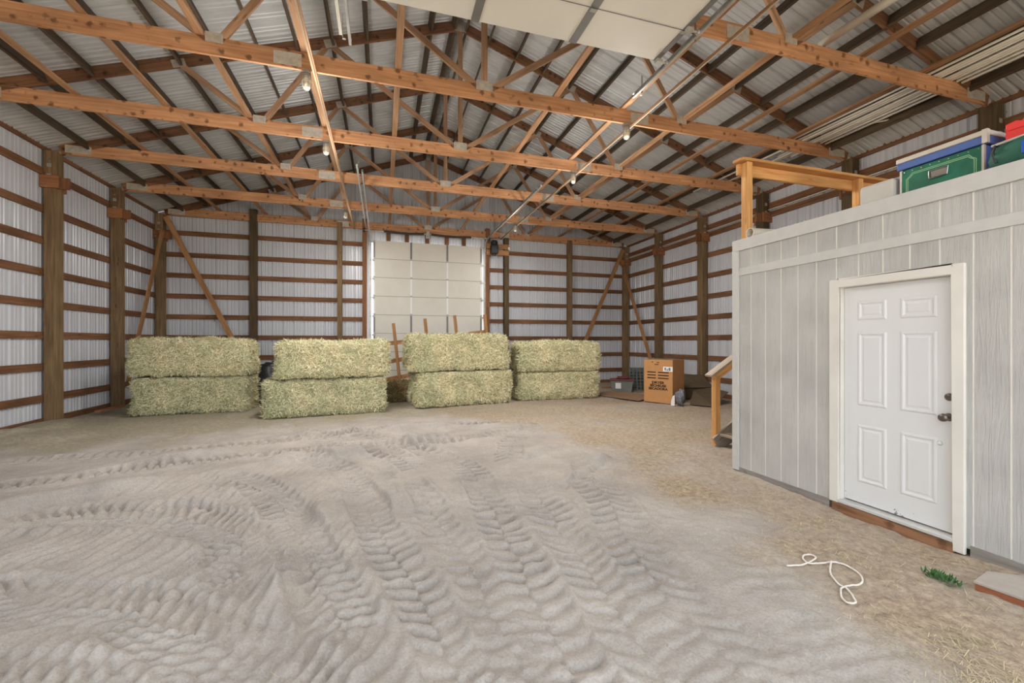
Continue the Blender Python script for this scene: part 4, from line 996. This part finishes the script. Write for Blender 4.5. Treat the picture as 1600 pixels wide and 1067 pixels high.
# ------------------------------------------------------------------ boxes in the far right corner
fl = Vector((6.66, 9.93)); frr = Vector((7.02, 9.22)); d = frr - fl; ang = math.atan2(d.y, d.x)
bx = thing('cardboard_box', 'big cardboard appliance box with black print standing near the right wall', 'box', (fl.x, fl.y, 0.0), ang)
BL, BD, BH = d.length, 0.66, 1.12
MB().box((0, 0, 0.01), (BL, BD, BH)).build('carton', 'cardboard', bx, bevel=0.008)
MB().box((0.01, 0.01, BH + 0.001), (BL - 0.01, BD - 0.01, BH + 0.012)).build('top_flap', 'cardtop', bx)
mb = MB()
for z in (0.80, 0.725, 0.65): 
    mb.box((0.10, -0.002, z - 0.014), (0.34, -0.0005, z + 0.014)); mb.box((0.40, -0.002, z - 0.014), (0.69, -0.0005, z + 0.014))
mb.build('printed_stripe', 'ink', bx)
def text(s, size, x, z, parent, name, mat, sx=1.0):
    cu = bpy.data.curves.new(name, 'FONT'); cu.body = s; cu.size = size; cu.align_x = 'CENTER'; cu.extrude = 0.0005; cu.offset = 0.004
    to = bpy.data.objects.new(name + '_curve', cu); me = bpy.data.meshes.new_from_object(to); bpy.data.objects.remove(to); bpy.data.curves.remove(cu); me.materials.clear(); me.materials.append(M[mat]); o = bpy.data.objects.new(name, me); COL.objects.link(o); o.parent = parent; o.location = (x, -0.0022, z); o.rotation_euler = (math.pi / 2, 0, 0); o.scale = (sx, 1, 1); return o
text('DRYER', 0.085, 0.40, 0.505, bx, 'printed_word', 'ink', 1.3); text('SÉCHEUSE', 0.085, 0.40, 0.425, bx, 'printed_word', 'ink', 1.15); text('SECADORA', 0.085, 0.40, 0.345, bx, 'printed_word', 'ink', 1.2)
lb = MB().box((0.54, -0.003, 0.83), (BL + 0.0, -0.0005, 0.955)).build('shipping_label', 'label', bx)
mb = MB()
for x0, x1, z0, z1 in ((0.58, 0.62, 0.86, 0.93), (0.64, 0.67, 0.85, 0.9), (0.69, 0.74, 0.86, 0.93), (0.68, 0.73, 0.85, 0.857)): mb.box((x0, -0.004, z0), (x1, -0.0032, z1))
mb.build('label_print', 'stilegrey', lb)
mb = MB()
for x0, x1, z in ((0.22, 0.27, 1.05), (0.30, 0.42, 0.99), (0.36, 0.44, 1.04)): mb.box((x0, -0.002, z), (x1, -0.0005, z + 0.03))
mb.build('worn_print', 'inkpale', bx)
w_ = thing('plastic_wrap', 'crumpled grey plastic bag with a white tag at the corner of the cardboard box', 'bag', (7.06, 9.02, 0.0), ang)
blob(MB(), (0.02, 0.02, 0.2), (0.10, 0.09, 0.2), seed=6, amp=0.3).build('wrap', 'dull bag', w_, smooth=True)
MB().prism([(-0.17, -0.10, 0.0), (-0.07, -0.10, 0.0), (-0.07, -0.10, 0.27), (-0.12, -0.10, 0.24), (-0.16, -0.10, 0.12)], (0, 0.006, 0)).build('white_tag', 'label', w_)
# tote with maroon lid
tt = thing('storage_tote', 'grey plastic tote with a maroon lid by the back right corner post', 'tote', (7.3, 12.1, 0.0), -0.55)
mb = MB(); A = [(-0.30, -0.2, 0), (0.30, -0.2, 0), (0.30, 0.2, 0), (-0.30, 0.2, 0)]; Bq = [(-0.35, -0.24, 0.36), (0.35, -0.24, 0.36), (0.35, 0.24, 0.36), (-0.35, 0.24, 0.36)]
mb.face(A[::-1]); mb.face(Bq)
for i in range(4): mb.face([A[i], A[(i + 1) % 4], Bq[(i + 1) % 4], Bq[i]])
mb.build('tub', 'tote', tt, bevel=0.015)
MB().box((-0.37, -0.26, 0.361), (0.37, 0.26, 0.41)).build('lid', 'maroon', tt, bevel=0.012)
blob(MB(), (0.05, 0, 0.45), (0.2, 0.16, 0.04), seed=5, amp=0.3).build('cloth', 'maroon', tt, smooth=True)
MB().box((-0.19, -0.235, 0.12), (-0.02, -0.226, 0.3)).build('sticker', 'label', tt)
# lattice crate
cr = thing('plastic_crate', 'grey green lattice crate leaning between the tote and the cardboard box', 'crate', (7.75, 12.35, 0.0), -0.45)
mb = MB()
for i in range(6): mb.beam((0.02 + i * 0.11, 0.0, 0.02), (0.02 + i * 0.11, 0.22, 0.74), 0.03, 0.025, (0, -1, 0.3))
for i in range(8): mb.beam((0.0, 0.22 * (0.03 + i * 0.13), 0.03 + i * 0.098), (0.60, 0.22 * (0.03 + i * 0.13), 0.03 + i * 0.098), 0.02, 0.04)
mb.build('lattice_side', 'crate', cr)
MB().prism([(0.0, 0.03, 0.0), (0.0, 0.42, 0.02), (0.0, 0.5, 0.70), (0.0, 0.26, 0.74)], (0.03, 0, 0)).build('end_panel', 'crate', cr)
MB().prism([(0.57, 0.03, 0.0), (0.57, 0.42, 0.02), (0.57, 0.5, 0.70), (0.57, 0.26, 0.74)], (0.03, 0, 0)).build('end_panel', 'crate', cr)
MB().box((0.0, 0.43, 0.02), (0.6, 0.46, 0.68)).build('back_panel', 'crate', cr)
# flattened cardboard
o = MB().prism([(5.9, 11.5, 0.03), (6.5, 9.9, 0.03), (7.15, 10.34, 0.035), (7.35, 11.0, 0.04), (6.9, 12.1, 0.04)], (0, 0, 0.012)).build('cardboard_sheet', 'cardtop'); tag(o, 'flattened brown cardboard lying on the floor left of the big box', 'cardboard')
o = MB().prism([(7.32, 8.95, 0.03), (7.66, 8.55, 0.02), (8.6, 9.05, 0.28), (8.75, 9.9, 0.30), (7.98, 9.62, 0.29)], (0.004, 0.004, 0.012)).build('cardboard_sheet', 'carddark'); tag(o, 'dull cardboard sheet propped on the floor right of the big box', 'cardboard')
o = MB().prism([(8.0, 10.05, 0.30), (8.95, 9.95, 0.3), (8.98, 10.5, 0.62), (8.0, 10.75, 0.6)], (0.0, -0.004, 0.012)).build('cardboard_sheet', 'carddark'); tag(o, 'second dull cardboard sheet leaning behind the propped one', 'cardboard')
o = MB().box((8.0, 10.0, 0.0), (8.9, 10.7, 0.28)).build('cardboard_box', 'carddark', bevel=0.01); tag(o, 'low dark cardboard box under the leaning sheets by the right wall', 'box')

# ------------------------------------------------------------------ small things on the floor
rp = [(2.73, 2.34), (2.8, 2.34), (2.86, 2.33), (2.99, 2.35), (3.04, 2.37), (3.04, 2.41), (2.99, 2.42), (2.94, 2.39), (2.92, 2.34), (2.96, 2.31), (3.08, 2.29), (3.12, 2.27), (3.14, 2.21), (3.13, 2.14), (3.07, 2.07), (3.0, 2.04), (2.92, 2.04), (2.84, 2.04), (2.79, 2.01), (2.73, 1.96), (2.71, 1.91), (2.76, 1.9), (2.8, 1.94), (2.86, 2.02), (2.86, 2.08), (2.91, 2.16), (2.98, 2.22), (3.1, 2.3)]
def spline(p, k=5):
    p = [np.array(q) for q in p]; out = []
    for i in range(len(p) - 1):
        a, b, c, d = p[max(i - 1, 0)], p[i], p[i + 1], p[min(i + 2, len(p) - 1)]
        for t in np.linspace(0, 1, k, endpoint=False): out.append(0.5 * (2 * b + (c - a) * t + (2 * a - 5 * b + 4 * c - d) * t * t + (3 * b - a - 3 * c + d) * t ** 3))
    return out + [p[-1]]
tag(MB().tube([(x, y, ground(x, y) + 0.012) for x, y in spline(rp)], 0.006, 6).build('rope', 'rope', smooth=True), 'looped white rope lying on the straw in front of the door', 'rope')
wd = MB(); rg = random.Random(4)
for i in range(150):
    a = rg.random() * 6.28; r_ = rg.random() ** 0.7; x = 3.58 + math.cos(a) * r_ * 0.07; y = 1.92 + math.sin(a) * r_ * 0.10; z = ground(x, y)
    d1 = Vector((rg.gauss(0, 1), rg.gauss(0, 1), 0.6 + rg.random())).normalized(); p = Vector((x, y, z)) + d1 * 0.01; ln = 0.025 + rg.random() * 0.03; sd = d1.cross(Vector((0, 0, 1))).normalized() * 0.006
    wd.face([p, p + d1 * ln * .5 + sd, p + d1 * ln, p + d1 * ln * .5 - sd])
tag(wd.build('weed', 'leaf', fix=False), 'small green weed growing at the foot of the shed', 'weed')
bk = thing('wood_block', 'grey topped wedge of reddish wood on the ground by the shed', 'block', (0, 0, 0))
g0 = ground(3.8, 1.72)
MB().prism([(3.66, 1.79, g0 - 0.02), (3.70, 1.58, g0 - 0.02), (4.05, 1.42, g0 - 0.02), (4.1, 1.70, g0 - 0.02), (3.90, 1.84, g0 - 0.02)], (0, 0, 0.065)).build('wood_body', 'brick', bk)
MB().prism([(3.655, 1.795, g0 + 0.046), (3.695, 1.575, g0 + 0.046), (4.055, 1.415, g0 + 0.046), (4.105, 1.705, g0 + 0.046), (3.90, 1.845, g0 + 0.046)], (0, 0, 0.012)).build('painted_face', 'offblock', bk)
o = MB().beam((XL + 0.28, 11.4, 0.1), (XL + 0.32, 12.2, 0.1), 0.1, 0.04, (0, 0, 1)).build('lumber_offcut', 'block'); tag(o, 'short reddish lumber offcut on the sand along the left wall', 'board')
o = MB().beam((7.05, 12.9, 0.06), (7.9, 13.1, 0.06), 0.09, 0.04).build('lumber_offcut', 'brace'); tag(o, 'pale lumber offcut on the floor at the back wall beside the tote', 'board')

# ------------------------------------------------------------------ light, sky, camera
w = bpy.data.worlds.new('sky'); bpy.context.scene.world = w; w.use_nodes = True
nt = w.node_tree; bg = nt.nodes['Background']; bg.inputs[0].default_value = (0.86, 0.93, 1.0, 1); bg.inputs[1].default_value = 1.0
sun = bpy.data.lights.new('sun', 'SUN'); sun.energy = 4.0; sun.angle = 0.02; sun.color = (1.0, 0.93, 0.82)
so = bpy.data.objects.new('sun', sun); COL.objects.link(so)
dirv = Vector((0.25, -0.62, -1.0)); so.rotation_euler = dirv.to_track_quat('-Z', 'Y').to_euler()
cam = bpy.data.cameras.new('camera'); cam.sensor_width = 36; cam.lens = FPX / 1600 * 36; cam.clip_start = 0.05; cam.clip_end = 200
co = bpy.data.objects.new('camera', cam); COL.objects.link(co); co.location = (0, 0, EYE); co.rotation_euler = (math.pi / 2, 0, -YAW)
sc = bpy.context.scene; sc.camera = co
sc.view_settings.view_transform = 'Standard'; sc.view_settings.look = 'None'; sc.view_settings.gamma = 1; sc.view_settings.exposure = 1.72
try: sc.view_settings.use_curve_mapping = False
except Exception: pass
sc.cycles.max_bounces = 10; sc.cycles.diffuse_bounces = 8
